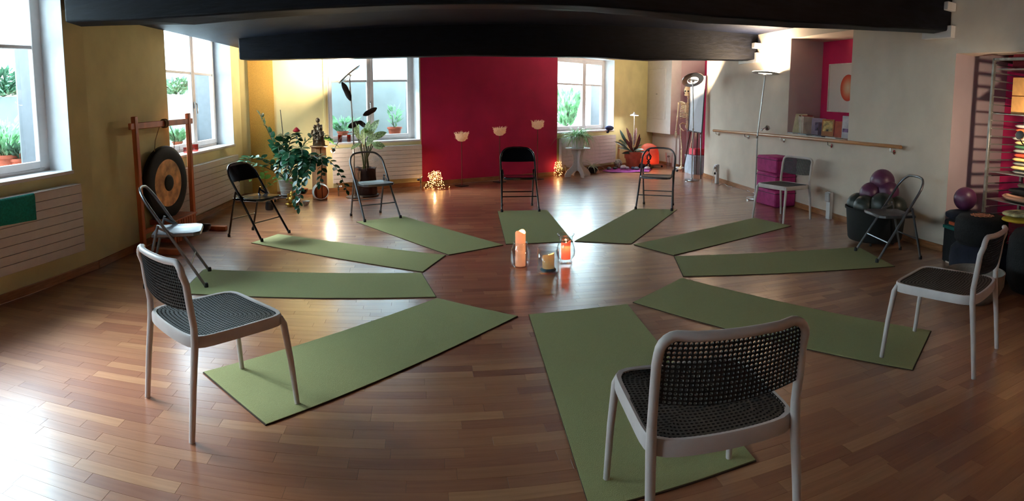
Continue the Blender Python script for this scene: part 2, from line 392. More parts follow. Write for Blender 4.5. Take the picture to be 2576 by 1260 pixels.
# (the photo hides the niche's near jamb behind the wall face: the opening ends at the wall edge seen at u=2140)
hn = (n0, n1, zn0, zn1)
wall('wall_right', P8, P9, wall_beige, [hn], th=0.56)
A, B, t, n = frame_of(P8, P9)
c = A+t*(n0+n1)/2+n*0.60; struct(MB().box((c.x, c.y, 1.6), (n1-n0+0.5, 0.08, 2.1), (0, 0, math.atan2(t.y, t.x))).build('wall_niche_back', wall_mag, smooth=False))
# mauve lining of the niche: far jamb, near jamb, soffit
mb = MB(); rz = math.atan2(t.y, t.x)
for ss, wd in ((n0+0.004, 0.008),):
    c = A+t*ss+n*0.28; mb.box((c.x, c.y, (zn0+zn1)/2), (wd, 0.555, zn1-zn0), (0, 0, rz))
struct(mb.build('trim_1', wall_mauve, smooth=False))
# shelving niche at the right: side wall, back, lintel, near side
wall('wall_shelf_side', P9, P10, wall_mauve, th=0.3, z1=3.1)
wall('wall_shelf_back', P10, P11, wall_mag, th=0.2, e0=0.2, e1=0.2)
wall('wall_shelf_near', P11, P12, wall_mauve, th=0.3)
zl = WS(2447, 133, P9, P12)[1]
wall('wall_shelf_lintel', P9, P12, wall_beige, z0=zl, th=0.25)
wall('wall_right_near', P12, P13, wall_beige, th=0.3, e1=0.3)
wall('wall_behind', P13, P0, wall_beige, [], th=0.3, e0=0.3, e1=0.3)
# rendered facade outside
for nm, AA, BB, hs in (('facade_left', P0, P1, [h0, h1]), ('facade_left_far', P1, P2, [h2]), ('facade_back', P2, P3, [h3]), ('facade_back_right', P3, P4, [h4])):
    A, B, t, n = frame_of(AA, BB); A2 = A+n*0.601; B2 = B+n*0.601
    wall('wall_'+nm, A2, B2, plaster_out, hs, th=0.03, z1=3.2)
# corner strip and golden pilaster on the back wall
A, B, t, n = frame_of(P2, P3); rz = math.atan2(t.y, t.x)
ga, gb = WS(628, 300, P2, P3)[0], WS(690, 300, P2, P3)[0]
mb = MB(); c = A+t*(ga+gb)/2-n*0.012; mb.box((c.x, c.y, 1.2), (gb-ga, 0.024, 2.4), (0, 0, rz)); struct(mb.build('trim_2', wall_gold, smooth=False))
c0 = WS(822, 300, P2, P3)[0]; mb = MB(); c = A+t*(c0-0.03)-n*0.01; mb.box((c.x, c.y, 1.2), (0.03, 0.02, 2.4), (0, 0, rz)); struct(mb.build('trim_3', wall_cream, smooth=False))
# ceiling: slightly sloping navy boards
vs = []; zL, zR = 2.34, 2.57
def slab(poly, zf, nm, mat, th=0.2):
    n_ = len(poly); mb = MB(); mb.add([(x, y, zf(x, y)) for x, y in poly]+[(x, y, zf(x, y)+th) for x, y in poly], [tuple(range(n_)), tuple(range(n_, 2*n_))[::-1]]+[(i, n_+i, n_+(i+1) % n_, (i+1) % n_) for i in range(n_)])
    return struct(mb.build(nm, mat, smooth=False))
zc = lambda x, y: 2.34+(x+3.5)/7.6*0.23
slab([(-3.535, 4.05), P1, P2, P3, P4, P5, P6, P7, P8, (4.133, 5.0)], zc, 'ceiling', ceil_mat)
slab([(-3.5, -2.6), (-3.535, 4.05), (4.133, 5.0), P9, P10, P11, P12, P13], lambda x, y: 2.86, 'ceiling_near', ceil_mat)
slab([(-4.6, -3.4), (-4.9, 9.2), (0.6, 13), (3.2, 15.2), (5.8, 15.2), (5.8, -3.4)], lambda x, y: 3.12, 'roof', ceil_mat, .1)
# white ceiling strip along the right wall (plaster, lit by the uplighter)
A, B, t, n = frame_of(P8, P9); mb = MB(); q = []
for s_, o_, z_ in ((0.0, -0.02, 2.53), (LR+2.3, -0.02, 2.54)): pass
# old beams: measured along the soffit, then built as one bent timber each
def beam(name, near, far, ztop=3.2):
    """near/far: lists of (x,y,z) of the lower near and far arrises"""
    mb = MB(); k = len(near); vs = []
    for a, b in zip(near, far): vs += [Vector(a), Vector(b), Vector((b[0], b[1], ztop)), Vector((a[0], a[1], ztop))]
    fs = [(0, 1, 2, 3)]
    for i in range(k-1):
        o = i*4; fs += [(o, o+4, o+5, o+1), (o+1, o+5, o+6, o+2), (o+2, o+6, o+7, o+3), (o+3, o+7, o+4, o)]
    fs.append(((k-1)*4+3, (k-1)*4+2, (k-1)*4+1, (k-1)*4)); mb.add(vs, fs)
    o = mb.build(name, beam_mat, smooth=False); bv = o.modifiers.new('b', 'BEVEL'); bv.width = 0.018; bv.segments = 3; bv.limit_method = 'ANGLE'
    return struct(o)
def arris(A, B, samples, smooth=1):
    A = Vector(A); B = Vector(B); t = (B-A); out = []
    for u, v in samples:
        th = (u-1288)/FPX; r = ray(u, v); nn = Vector((-t.y, t.x)); k = (nn.x*A.x+nn.y*A.y)/(nn.x*r.x+nn.y*r.y)
        out.append((r.x*k, r.y*k, CAMH+r.z*k))
    return out
L1 = ((-3.53, 3.90), (4.25, 4.86)); L1f = ((-3.55, 4.14), (4.25, 5.08))
sn = [(163, 56), (330, 50), (500, 40), (650, 30), (900, 17), (1100, 11), (1276, 11), (1480, 15), (1640, 28), (1800, 42), (1985, 55), (2200, 68), (2392, 78)]
sf = [(203, 68), (410, 63), (490, 64), (640, 50), (900, 33), (1100, 24), (1276, 24), (1480, 31), (1640, 46), (1760, 60), (1985, 71), (2200, 78), (2358, 86)]
beam('trim_4', arris(*L1, sn), arris(*L1f, sf))
L2 = ((-3.93, 7.45), (3.90, 9.20)); L2f = ((-3.95, 7.68), (3.90, 9.47))
tn = [(601, 150), (700, 149), (900, 146), (1056, 142), (1180, 139), (1290, 141), (1400, 142), (1500, 144), (1570, 148), (1620, 151), (1680, 149), (1760, 150), (1860, 151), (1904, 149)]
tf = [(u+6, v+3) for u, v in tn]; tf[0] = (625, 153)
beam('trim_5', arris(*L2, tn), arris(*L2f, tf))
# plaster corbels and little boxes where the beams meet the right wall
for nm, (u0, v0), (u1, v1) in (('trim_6', (1862, 150), (1906, 166)), ('trim_7', (2325, 85), (2396, 104))):
    a = WP(u0, v0, P8, P9, -0.03); b = WP(u1, v1, P8, P9, -0.03); mb = MB()
    mb.bar((a.x, a.y, a.z), (b.x, b.y, a.z), 0.06, abs(a.z-b.z)+0.02); struct(mb.build(nm, white_paint, smooth=False))
for lab, (u, v) in (('small white junction box on the end of the far beam', (1903, 115)), ('small white junction box on the end of the near beam', (2386, 17))):
    p = WP(u, v, P8, P9, -0.07); mb = MB(); A, B, t, n = frame_of(P8, P9)
    mb.box((p.x, p.y, p.z), (0.11, 0.12, 0.085), (0, 0, math.atan2(t.y, t.x)), ch=0.006)
    tag(mb.build('junction_box', white_paint), lab, 'junction box')
# wall cabinet hung at the far right corner
def cab():
    p0 = F(1640, 408); A = Vector(P4); d = (Vector(P5)-A).normalized(); n = Vector((-d.y, d.x)); 
    t = thing('wall_cabinet', 'tall white wall cabinet hanging in the far right corner beside the yellow wall', 'cabinet', (P4[0], P4[1], 0), math.atan2(d.y, d.x))
    L = (Vector(P5)-A).length; z0 = 0.74; z1 = 2.40
    MB().box((L/2+0.0, -0.12, (z0+z1)/2), (L-0.01, 0.24, z1-z0)).build('body', white_paint, t, smooth=False)
    dr = MB().box((L/2, -0.246, 1.62), (L*0.62, 0.012, 1.12), ch=0.003).build('door', white_paint, t)
    MB().box((L/2, -0.26, 1.62), (0.05, 0.02, 0.02), ch=0.004).build('latch', steel, dr)
    MB().box((L*0.86, -0.02, z0/2), (0.16, 0.04, z0-0.005)).build('pipe_casing', white_paint, t, smooth=False)
cab()

# baseboards
def baseboard(name, A, B, s0=0.0, s1=None, h=0.075):
    A, B, t, n = frame_of(A, B); s1 = s1 if s1 is not None else (B-A).length
    a = A+t*s0-n*0.008; b = A+t*s1-n*0.008; mb = MB(); mb.bar((a.x, a.y, h/2), (b.x, b.y, h/2), 0.016, h, ch=0.004)
    return struct(mb.build(name, wood_trim))
baseboard('baseboard_left', P0, P1); baseboard('baseboard_left_far', P1, P2); baseboard('baseboard_back', P2, P3); baseboard('baseboard_back_right', P3, P4)
baseboard('baseboard_right_far', P4, P5); baseboard('baseboard_right', P8, P9); baseboard('baseboard_right_near', P12, P13); baseboard('baseboard_alcove', P5, P6)

# ------------------------------------------------------------------ parquet floor, strip by strip
room = [P0, P1, P2, P3, P4, P5, P6, P7, P8, P9, P10, P11, P12, P13]
def inside(x, y, poly):
    c = False; j = len(poly)-1
    for i in range(len(poly)):
        xi, yi = poly[i]; xj, yj = poly[j]
        if (yi > y) != (yj > y) and x < (xj-xi)*(y-yi)/(yj-yi)+xi: c = not c
        j = i
    return c
fl = MB().poly([(-4.7, -3.2), (5.6, -3.2), (5.6, 15.2), (-4.7, 15.2)], -0.2, -0.012).build('floor', M('subfloor', (60, 40, 28), 0.8), smooth=False); struct(fl)
rp = random.Random(3); ca, sa = math.cos(BOARD), math.sin(BOARD); strips = []
yy = -6.0
while yy < 16.5:
    xx = -7.0-rp.random()*0.5; row = round(yy/0.071)
    while xx < 8.0:
        Ls = rp.choice((0.30, 0.38, 0.45, 0.52, 0.60)); cx, cy = xx+Ls/2, yy+0.0355
        X, Y = cx*ca-cy*sa, cx*sa+cy*ca
        if any(inside(X+dx, Y+dy, room) for dx, dy in ((0, 0), (.25, 0), (-.25, 0), (0, .1), (0, -.1))): strips.append((X, Y, Ls))
        xx += Ls
    yy += 0.071
def seen(s):
    th = math.atan2(s[0], s[1]); return abs(th) < 0.86 and math.hypot(s[0], s[1]) > 1.62
vis = sorted([s for s in strips if seen(s)], key=lambda s: math.hypot(s[0], s[1])); near = set(map(id, vis[:300]))
pm = parquet('oak_strip_parquet', False); pmi = parquet('oak_strip_parquet_far', True)
cache = {}
def strip_mesh(Ls):
    if Ls not in cache: cache[Ls] = MB().box((0, 0, -0.006), (Ls-0.0010, 0.0704, 0.012), ch=0.0003).mesh('parquet_strip', pm, False)
    return cache[Ls]
far = MB(); inv = wm(fl).inverted()
for s in strips:
    z = rp.uniform(-0.0003, 0.0002)
    if id(s) in near:
        inst('parquet_strip', strip_mesh(s[2]), fl, inv @ (Matrix.Translation((s[0], s[1], z)) @ Matrix.Rotation(BOARD, 4, 'Z')))
    else: far.box((s[0], s[1], -0.006+z), (s[2]-0.0010, 0.0704, 0.012), (0, 0, BOARD))
o = far.build('parquet_strips', pmi, fl, smooth=False, world=True); o['kind'] = 'stuff'

# ------------------------------------------------------------------ windows
def window(k, A, B, h, off, mull=None, ztr=1.9, casing=0.055, handle=False, mw=0.10, sash_cols=2, edge=(0.06, 0.06)):
    s0, s1, z0, z1 = h; A2, B2, t, n = frame_of(A, B); org = A2+t*s0
    W = sempty('window_%d' % k, (org.x, org.y, z0), math.atan2(t.y, t.x)); Wd = s1-s0; H = z1-z0
    mb = MB(); wl = M('reveal_white', (206, 208, 210), 0.7, var=0.02)
    mb.box((0.004, off/2, H/2), (0.008, off, H)); mb.box((Wd-0.004, off/2, H/2), (0.008, off, H)); mb.box((Wd/2, off/2, H-0.004), (Wd, off, 0.008))
    mb.build('reveal', wl, W, smooth=False)
    mb = MB(); a_, b_ = off+0.07, 0.61; c_ = (a_+b_)/2; q_ = b_-a_
    mb.box((0.004, c_, H/2), (0.008, q_, H)); mb.box((Wd-0.004, c_, H/2), (0.008, q_, H)); mb.box((Wd/2, c_, H-0.004), (Wd, q_, 0.008)); mb.box((Wd/2, c_+0.02, 0.0), (Wd, q_+0.04, 0.03))
    mb.build('outer_reveal', M('outer_render', (112, 114, 118), 0.9, var=0.04), W, smooth=False)
    MB().box((Wd/2, off/2-0.012, 0.004), (Wd, off+0.024, 0.03), ch=0.005).build('window_sill', window_white, W)
    e0, e1 = edge; fb = 0.045; y = off+0.035
    mb = MB()
    for a in ((e0/2, e0), (Wd-e1/2, e1)): mb.box((a[0], y, H/2), (a[1], 0.07, H))
    mb.box((Wd/2, y, fb/2), (Wd, 0.07, fb)); mb.box((Wd/2, y, H-0.03), (Wd, 0.07, 0.06)); mb.build('window_frame', window_white, W, smooth=False)
    xs = [e0, mull if mull else Wd/2, Wd-e1]; zt = ztr-z0; st = 0.055
    for i in range(2):
        a, b = xs[i], xs[i+1]; ys = off+0.02; g = 0.002
        mb = MB()
        mb.box((a+st/2+g, ys, H/2), (st, 0.06, H-0.1), ch=0.006); mb.box((b-st/2-g, ys, H/2), (st, 0.06, H-0.1), ch=0.006)
        mb.box(((a+b)/2, ys, fb+0.035), (b-a-2*st, 0.06, 0.065), ch=0.006); mb.box(((a+b)/2, ys, H-0.06-0.03), (b-a-2*st, 0.06, 0.06), ch=0.006)
        sa_ = mb.build('sash', window_white, W)
        MB().box(((a+b)/2, ys, zt), (b-a-2*st, 0.035, 0.035), ch=0.005).build('glazing_bar', window_white, sa_)
        zb = fb+0.065; ztp = H-0.12
        MB().box(((a+b)/2, ys, (zb+zt)/2), (b-a-2*st, 0.006, zt-zb-0.03)).build('pane', clear_pane, sa_, smooth=False)
        MB().box(((a+b)/2, ys, (ztp+zt)/2), (b-a-2*st, 0.006, ztp-zt-0.03)).build('pane', milky_pane, sa_, smooth=False)
    if handle:
        x = xs[1]; hd = MB(); hd.box((x-0.01, off-0.02, 0.62), (0.025, 0.02, 0.09), ch=0.004); hd.tube([(x-0.01, off-0.04, 0.64), (x-0.01, off-0.055, 0.62), (x-0.01, off-0.055, 0.50)], 0.009)
        hd.build('window_handle', steel, W)
    return W
mu2 = WS(486, 300, P1, P2, 0.28)[0]-h2[0]; mu3 = WS(931, 270, P2, P3, 0.28)[0]-h3[0]; mu4 = WS(1467, 250, P3, P4, 0.28)[0]-h4[0]
e3 = WS(836, 300, P2, P3, 0.28)[0]-h3[0]-0.06
window(1, *W1, h1, 0.26, ztr=WS(60, 119, P0, P1, 0.28)[1], edge=(0.06, 0.08))
window(2, *W2, h2, 0.26, mull=mu2, ztr=WS(545, 190, P1, P2, 0.28)[1], handle=True)
window(3, *W3, h3, 0.26, mull=mu3, ztr=WS(1000, 203, P2, P3, 0.28)[1], handle=True, edge=(max(0.05, e3), 0.06))
window(4, *W4, h4, 0.26, mull=mu4, ztr=WS(1500, 215, P3, P4, 0.28)[1])
window(5, *W1, h0, 0.26, ztr=1.95)

# light wells outside: sill-high ledge, garden wall
def ledge(k, A, B, s0, s1, z, depth, wz, wm_=None):
    A2, B2, t, n = frame_of(A, B); rz = math.atan2(t.y, t.x); c = A2+t*(s0+s1)/2
    q = c+n*(0.6+depth/2); struct(MB().box((q.x, q.y, z-0.2), (s1-s0, depth, 0.4), (0, 0, rz)).build('garden_ledge', M('gravel', (120, 116, 104), 0.95, var=0.3, scale=60, bump=0.8), smooth=False))
    q = c+n*(0.6+depth+0.1); struct(MB().box((q.x, q.y, wz/2+0.2), (s1-s0, 0.2, wz-0.4+0.8), (0, 0, rz)).build('garden_wall', wm_ or plaster_out, smooth=False))
ledge(1, *W1, 1.0, 6.4, 0.90, 0.9, 1.30); ledge(2, *W2, 0.4, 5.6, 0.84, 0.9, 1.30)
ledge(3, *W3, 0.0, 4.2, 0.80, 0.95, 1.95, M('garden_concrete', (172, 180, 182), 0.9, var=0.05, scale=3)); ledge(4, *W4, -0.8, 3.4, 0.84, 2.4, 0.9)

# ================================================================== CHAIRS AND MATS
def perf(f, nu, nv, th, rx=0.36, ry=0.30, skip=None, k=8):
    """perforated sheet: f(a,b) -> (point, normal); every hole is cut and has walls"""
    mb = MB(); P = {}
    def pt(a, b, side):
        key = (round(a, 5), round(b, 5), side)
        if key not in P:
            p, n = f(a, b); P[key] = len(mb.v); mb.v.append(tuple(Vector(p)-Vector(n)*th*side))
        return P[key]
    for i in range(nu):
        for j in range(nv):
            a0, b0 = i/nu, j/nv; da, db = 1/nu, 1/nv
            ring = [(a0, b0), (a0+da/2, b0), (a0+da, b0), (a0+da, b0+db/2), (a0+da, b0+db), (a0+da/2, b0+db), (a0, b0+db), (a0, b0+db/2)]
            solid = skip and skip(i, j)
            if solid:
                for s in (0, 1):
                    q = [pt(*ring[m], s) for m in (0, 1, 2, 3, 4, 5, 6, 7)]; mb.f.append(tuple(q if s == 0 else q[::-1]))
                continue
            hole = [(a0+da/2+da*rx*math.cos(2*PI*m/8-PI*.75), b0+db/2+db*ry*math.sin(2*PI*m/8-PI*.75)) for m in range(8)]
            for m in range(8):
                l = (m+1) % 8
                for s in (0, 1):
                    q = [pt(*ring[m], s), pt(*ring[l], s), pt(*hole[l], s), pt(*hole[m], s)]; mb.f.append(tuple(q if s == 0 else q[::-1]))
                mb.f.append((pt(*hole[m], 0), pt(*hole[l], 0), pt(*hole[l], 1), pt(*hole[m], 1)))
    return mb
def make_white_chair():
    t = thing('stacking_chair', '', 'chair')
    SZ = 0.445; TOP = 0.78
    def side(x):            # rear leg running up into the back frame
        return [(x*1.0, -0.285, 0.0), (x*0.99, -0.262, 0.22), (x*0.97, -0.238, SZ-0.03), (x*0.965, -0.236, SZ+0.05), (x*0.965, -0.250, SZ+0.16), (x*0.96, -0.258, SZ+0.24), (x*0.955, -0.272, TOP-0.055)]
    hw = 0.245
    # back frame: up one side, across the gently bowed top, down the other
    pl = side(-hw)[3:]; pr = side(hw)[3:][::-1]; xs = hw*0.955
    top = []
    for i in range(6): a = PI-PI/2*i/5; top.append((-xs+0.05+0.05*math.cos(a), -0.273-0.005*math.sin(a), TOP-0.055+0.05*math.sin(a)))
    mid = [(x, -0.279-0.032*(1-(x/xs)**2), TOP-0.004) for x in (-0.13, -0.07, 0, 0.07, 0.13)]
    top2 = [(-x, y, z) for x, y, z in top[::-1]]
    path = pl+top+mid+top2+pr; rr = [0.0155]*len(path)
    MB().tube(path, 0.016, 10, flat=0.95).build('back_frame', chair_white, t)
    for x in (-hw, hw):
        p = side(x)[:4]; MB().tube(p, [0.0135, 0.015, 0.017, 0.016], 10).build('leg', chair_white, t)
        q = [(x*1.02, 0.272, 0.0), (x*0.99, 0.252, 0.22), (x*0.945, 0.230, SZ-0.05), (x*0.91, 0.217, SZ-0.012)]
        MB().tube(q, [0.0125, 0.0145, 0.017, 0.012], 10).build('leg', chair_white, t)
    # seat frame: rounded ring, deeper at the back
    def ringpt(a, rx, ry, cy=0.0, e=8.0):
        c, s = math.cos(a), math.sin(a); r = (abs(c)**e+abs(s)**e)**(-1/e)
        y = ry*s*r; return (rx*c*r, cy+y-(0.02*(1-(c*r)**2) if s < 0 else -0.0), 0)
    mb = MB(); N = 56; vs = []
    for i in range(N):
        a = 2*PI*i/N; ox, oy, _ = ringpt(a, 0.250, 0.245, -0.002); ix, iy, _ = ringpt(a, 0.231, 0.227, -0.002)
        dp = -0.006*(oy < 0)
        vs += [(ox, oy, SZ-0.006), (ox, oy, SZ-0.046), (ix, iy, SZ-0.046), (ix, iy, SZ+0.002), ((ox+ix)/2+(ox-ix)*.25, (oy+iy)/2+(oy-iy)*.25, SZ+0.004)]
    fs = []
    for i in range(N):
        j = (i+1) % N
        for k in range(5): l = (k+1) % 5; fs.append((i*5+k, i*5+l, j*5+l, j*5+k))
    mb.add(vs, fs); mb.build('seat_frame', chair_white, t, auto=0.9)
    def fs_(a, b):          # seat surface, corners squeezed into the rounded frame
        X, Y = 2*a-1, 2*b-1; e = 8.0; m = max(abs(X), abs(Y)); k = 1.0
        if m > 0: nrm = (abs(X)**e+abs(Y)**e)**(1/e); k = m/nrm
        X *= k; Y *= k
        x = X*0.236; y = Y*0.231-0.002-(0.02*(1-X*X)*max(0, -Y)); z = SZ+0.003-0.012*(1-X*X)*(1-Y*Y*0.6)-0.004*max(0, Y)
        return (x, y, z), (0, 0, 1)
    perf(fs_, 30, 27, 0.006, 0.36, 0.24).build('seat', perf_mat, t, smooth=False)
    def fb(a, b):
        X = 2*a-1; z = SZ+0.125+(TOP-0.018-SZ-0.125)*b; h = (z-SZ)/(TOP-SZ)
        yb = -0.236-0.040*max(0, h-0.12)**1.1-0.036*(1-X*X)*(0.75+0.25*b); z += -0.018*(1-X*X)*(1-b)
        xx = 0.232*X*(1-0.02*b)*(1-0.05*max(0, b-0.85)/0.15*abs(X)**6)
        return (xx, yb, z), (0, 1, 0)
    perf(fb, 31, 14, 0.007, 0.36, 0.36).build('backrest', perf_mat, t, smooth=False)
    return t
def make_folding(kind):
    t = thing('folding_chair', '', 'chair'); m = blackmetal if kind == 'black' else silver
    SZ = 0.435; TOP = 0.80; hw = 0.228; r = 0.0125
    foot = (0.235, 0.0); top = (-0.268, TOP)
    def fr(z): k = z/TOP; return foot[0]+(top[0]-foot[0])*k
    zc = TOP-0.15
    L = [(-hw-0.012, fr(0.015), 0.015), (-hw-0.005, fr(0.2), 0.2), (-hw, fr(SZ), SZ), (-hw, fr(zc), zc)]
    A = []
    for i in range(1, 8): a = PI-PI/2*i/8; A.append((-hw+0.13+0.13*math.cos(a), fr(zc+0.142*math.sin(a)), zc+0.142*math.sin(a)))
    C = [(-0.05, fr(TOP-0.004)-0.008, TOP-0.004), (0.05, fr(TOP-0.004)-0.008, TOP-0.004)]
    path = L+A+C+[(-x, y, z) for x, y, z in (L+A)[::-1]]
    MB().tube(path, r, 10).build('frame', m, t)
    for s in (-1, 1):
        MB().lathe([(0.017, 0), (0.017, 0.02), (0.0135, 0.035)], (s*(hw+0.012), 0.234, 0), 10).build('foot_cap', rubber, t)
        lg = MB().tube([(s*(hw-0.022), -0.262, 0.015), (s*(hw-0.020), -0.20, 0.24), (s*(hw-0.020), -0.135, 0.475), (s*(hw-0.019), -0.122, 0.51)], 0.0115, 10).build('leg', m, t)
        MB().lathe([(0.016, 0), (0.016, 0.02), (0.0125, 0.035)], (s*(hw-0.022), -0.264, 0), 10).build('foot_cap', rubber, lg)
        MB().bar((s*(hw-0.008), fr(0.5)+0.0, 0.50), (s*(hw-0.008), -0.02, SZ-0.01), 0.006, 0.022).build('hinge_strut', m, t)
        MB().bar((s*(hw-0.030), -0.13, 0.49), (s*(hw-0.030), 0.0, SZ-0.012), 0.006, 0.02).build('brace', m, t)
    MB().tube([(-hw, fr(0.18), 0.18), (hw, fr(0.18), 0.18)], 0.007, 8).build('stretcher', m, t)
    MB().tube([(-hw+0.02, -0.213, 0.20), (hw-0.02, -0.213, 0.20)], 0.007, 8).build('stretcher', m, t)
    # pressed steel seat with clipped front corners
    o = [(-0.195, -0.185), (0.195, -0.185), (0.205, -0.06), (0.205, 0.155), (0.165, 0.205), (0.12, 0.215), (-0.12, 0.215), (-0.165, 0.205), (-0.205, 0.155), (-0.205, -0.06)]
    mb = MB(); n = len(o)
    def rng(sc_, z): return [(x*sc_, 0.01+(y-0.01)*sc_, z) for x, y in o]
    rows = [rng(0.97, SZ-0.028), rng(1.0, SZ-0.022), rng(1.0, SZ-0.004), rng(0.975, SZ+0.002), rng(0.86, SZ-0.001), rng(0.78, SZ-0.006), rng(0.3, SZ-0.008)]
    vs = [p for row in rows for p in row]; fs = [tuple(range(n))[::-1], tuple((len(rows)-1)*n+k for k in range(n))]
    for i in range(len(rows)-1):
        for k in range(n): l = (k+1) % n; fs.append((i*n+k, i*n+l, (i+1)*n+l, (i+1)*n+k))
    mb.add(vs, fs); mb.build('seat', m, t, auto=0.6)
    if kind == 'black':
        # curved steel back panel
        mb = MB(); vs = []; NU, NV = 16, 8
        for s in (0, 1):
            for j in range(NV+1):
                for i in range(NU+1):
                    X = -1+2*i/NU; z0 = TOP-0.185; xx = X*(hw+0.004)
                    ax = abs(xx); zt = TOP-0.006 if ax <= hw-0.13 else TOP-0.150+0.142*math.sqrt(max(0, 1-((ax-(hw-0.13))/0.136)**2))
                    z = z0+(max(zt, z0+0.02)-z0)*j/NV; vs.append((xx, fr(z)-0.028*(1-X*X)+(0.008 if s else 0.0), z-0.006*(1-X*X)*(1-j/NV)))
        W_ = NU+1; K = W_*(NV+1)
        for j in range(NV):
            for i in range(NU):
                q = (j*W_+i, j*W_+i+1, (j+1)*W_+i+1, (j+1)*W_+i); mb.f.append(q[::-1] if False else q); mb.f.append(tuple(K+x for x in q)[::-1])
        for i in range(NU): mb.f.append((i, K+i, K+i+1, i+1)); mb.f.append((NV*W_+i, NV*W_+i+1, K+NV*W_+i+1, K+NV*W_+i))
        for j in range(NV): mb.f.append((j*W_, (j+1)*W_, K+(j+1)*W_, K+j*W_)); mb.f.append((j*W_+NU, K+j*W_+NU, K+(j+1)*W_+NU, (j+1)*W_+NU))
        mb.v = vs; mb.build('backrest', m, t, auto=0.8)
    return t
def pose(pairs):
    """rigid 2D fit of local feet (x,y) to surveyed floor points"""
    loc = [Vector(a) for a, b in pairs]; wld = [Vector(b[:2]) for a, b in pairs]
    cl = sum(loc, Vector((0, 0)))/len(loc); cw = sum(wld, Vector((0, 0)))/len(wld)
    s = sum((l-cl).x*(q-cw).y-(l-cl).y*(q-cw).x for l, q in zip(loc, wld)); c = sum((l-cl).dot(q-cw) for l, q in zip(loc, wld))
    a = math.atan2(s, c); R = Matrix.Rotation(a, 2); p = cw-R @ cl
    return p, a
WF = dict(fl=(-.25, .272), fr=(.25, .272), rl=(-.245, -.285), rr=(.245, -.285))
FF = dict(fl=(-.24, .234), fr=(.24, .234), rl=(-.206, -.264), rr=(.206, -.264))
wch = make_white_chair(); sch = make_folding('silver'); bch = make_folding('black')
CH = [
 (wch, WF, dict(rl=F(380, 997), rr=F(487, 1125), fl=F(608, 918), fr=F(737, 1027)), 'white-framed chair with perforated dark seat, nearest on the left side', 'white framed chairs with perforated seats'),
 (wch, WF, dict(fl=F(1530, 1223), fr=F(1854, 1128), rl=Vector((.345, 1.54, 0)), rr=Vector((.865, 1.62, 0))), 'white-framed perforated chair seen from behind at the bottom edge, closest to the viewer', 'white framed chairs with perforated seats'),
 (wch, WF, dict(fl=F(2279, 825), fr=F(2224, 898), rl=F(2505, 878), rr=F(2476, 970)), 'white-framed perforated chair at the right edge, beside the low basket', 'white framed chairs with perforated seats'),
 (wch, WF, dict(fr=F(1897, 549), fl=F(1974, 565), rr=F(1958, 537), rl=F(2038, 553)), 'white-framed perforated chair standing in front of the magenta cushions', 'white framed chairs with perforated seats'),
 (sch, FF, dict(fl=F(535, 682), fr=F(512, 725), rr=F(364, 727)), 'silver folding chair without back panel, beside the gong', 'silver folding chairs'),
 (sch, FF, dict(fr=F(924, 554), fl=F(1003, 550), rr=F(882, 545), rl=F(957, 538)), 'silver folding chair in front of the plant in a dark cloth cover', 'silver folding chairs'),
 (sch, FF, dict(fr=F(1601, 529), fl=F(1681, 531), rl=F(1699, 516)), 'silver folding chair in front of the red salt lamp', 'silver folding chairs'),
 (sch, FF, dict(fl=F(2204, 663), fr=F(2152, 630), rl=F(2326, 650), rr=F(2256, 632)), 'silver folding chair in front of the black tub of balls', 'silver folding chairs'),
 (bch, FF, dict(fr=F(666, 609), fl=F(719, 590), rr=F(578, 596), rl=F(637, 577)), 'black folding chair in front of the big green plant', 'black folding chairs'),
 (bch, FF, dict(fr=F(1261, 534), fl=F(1356, 532), rr=F(1259, 519), rl=F(1344, 518)), 'black folding chair before the magenta wall, in the middle of the far row', 'black folding chairs'),
]
used = set()
for src, feet, pts, lab, grp in CH:
    pr = []
    for k, P in pts.items():
        pr.append((feet[k], P))
    # mirrored naming guard: the chair must not be flipped
    def err(q):
        p, a = pose(q); return sum((p+Matrix.Rotation(a, 2) @ Vector(l)-Vector(g[:2])).length for l, g in q)
    sw = [(feet[k[0]+('l' if k[1] == 'r' else 'r')], P) for k, P in pts.items()]
    if err(sw) < err(pr): pr = sw
    p, a = pose(pr)
    o = src if id(src) not in used else copy_tree(src)
    used.add(id(src)); tag(o, lab, 'chair', grp); o.location = (p.x, p.y, 0.0046); o.rotation_euler = (0.0165, 0, a)

matshade = M('mat_edge_shade', (58, 40, 24), 0.9)  # dark brown that paints in the shadow line around the mats
MC = [  # mats: four surveyed corners each
 ([(1301, 797), (1100, 752), (513, 938), (670, 1070)], 'green yoga mat under the front legs of the nearest left chair'),
 ([(1096, 748), (1060, 688), (513, 679), (455, 739)], 'green yoga mat running from the silver chair beside the gong'),
 ([(1063, 685), (1120, 643), (700, 590), (633, 612)], 'green yoga mat before the black chair by the big plant'),
 ([(1129, 642), (1265, 617), (1015, 545), (897, 559)], 'green yoga mat before the silver chair by the dark cloth pot'),
 ([(1273, 615), (1441, 608), (1376, 529), (1252, 532)], 'short-looking green yoga mat before the black chair at the magenta wall'),
 ([(1446, 607.5), (1588, 614), (1703, 528), (1597, 526)], 'grey-green yoga mat before the silver chair at the salt lamp'),
 ([(1595, 616), (1695, 643), (1990, 569), (1898, 549)], 'olive yoga mat before the white chair at the magenta cushions'),
 ([(1697, 646), (1719.6, 696), (2250, 671), (2160, 623)], 'olive yoga mat before the silver chair at the black tub'),
 ([(1715, 701), (1594, 762), (2295, 932), (2341, 834)], 'olive yoga mat under the white chair at the right edge'),
 ([(1578, 767), (1331, 793), None, (1900, 1160)], 'green yoga mat under the closest chair, cut by the bottom edge'),
]
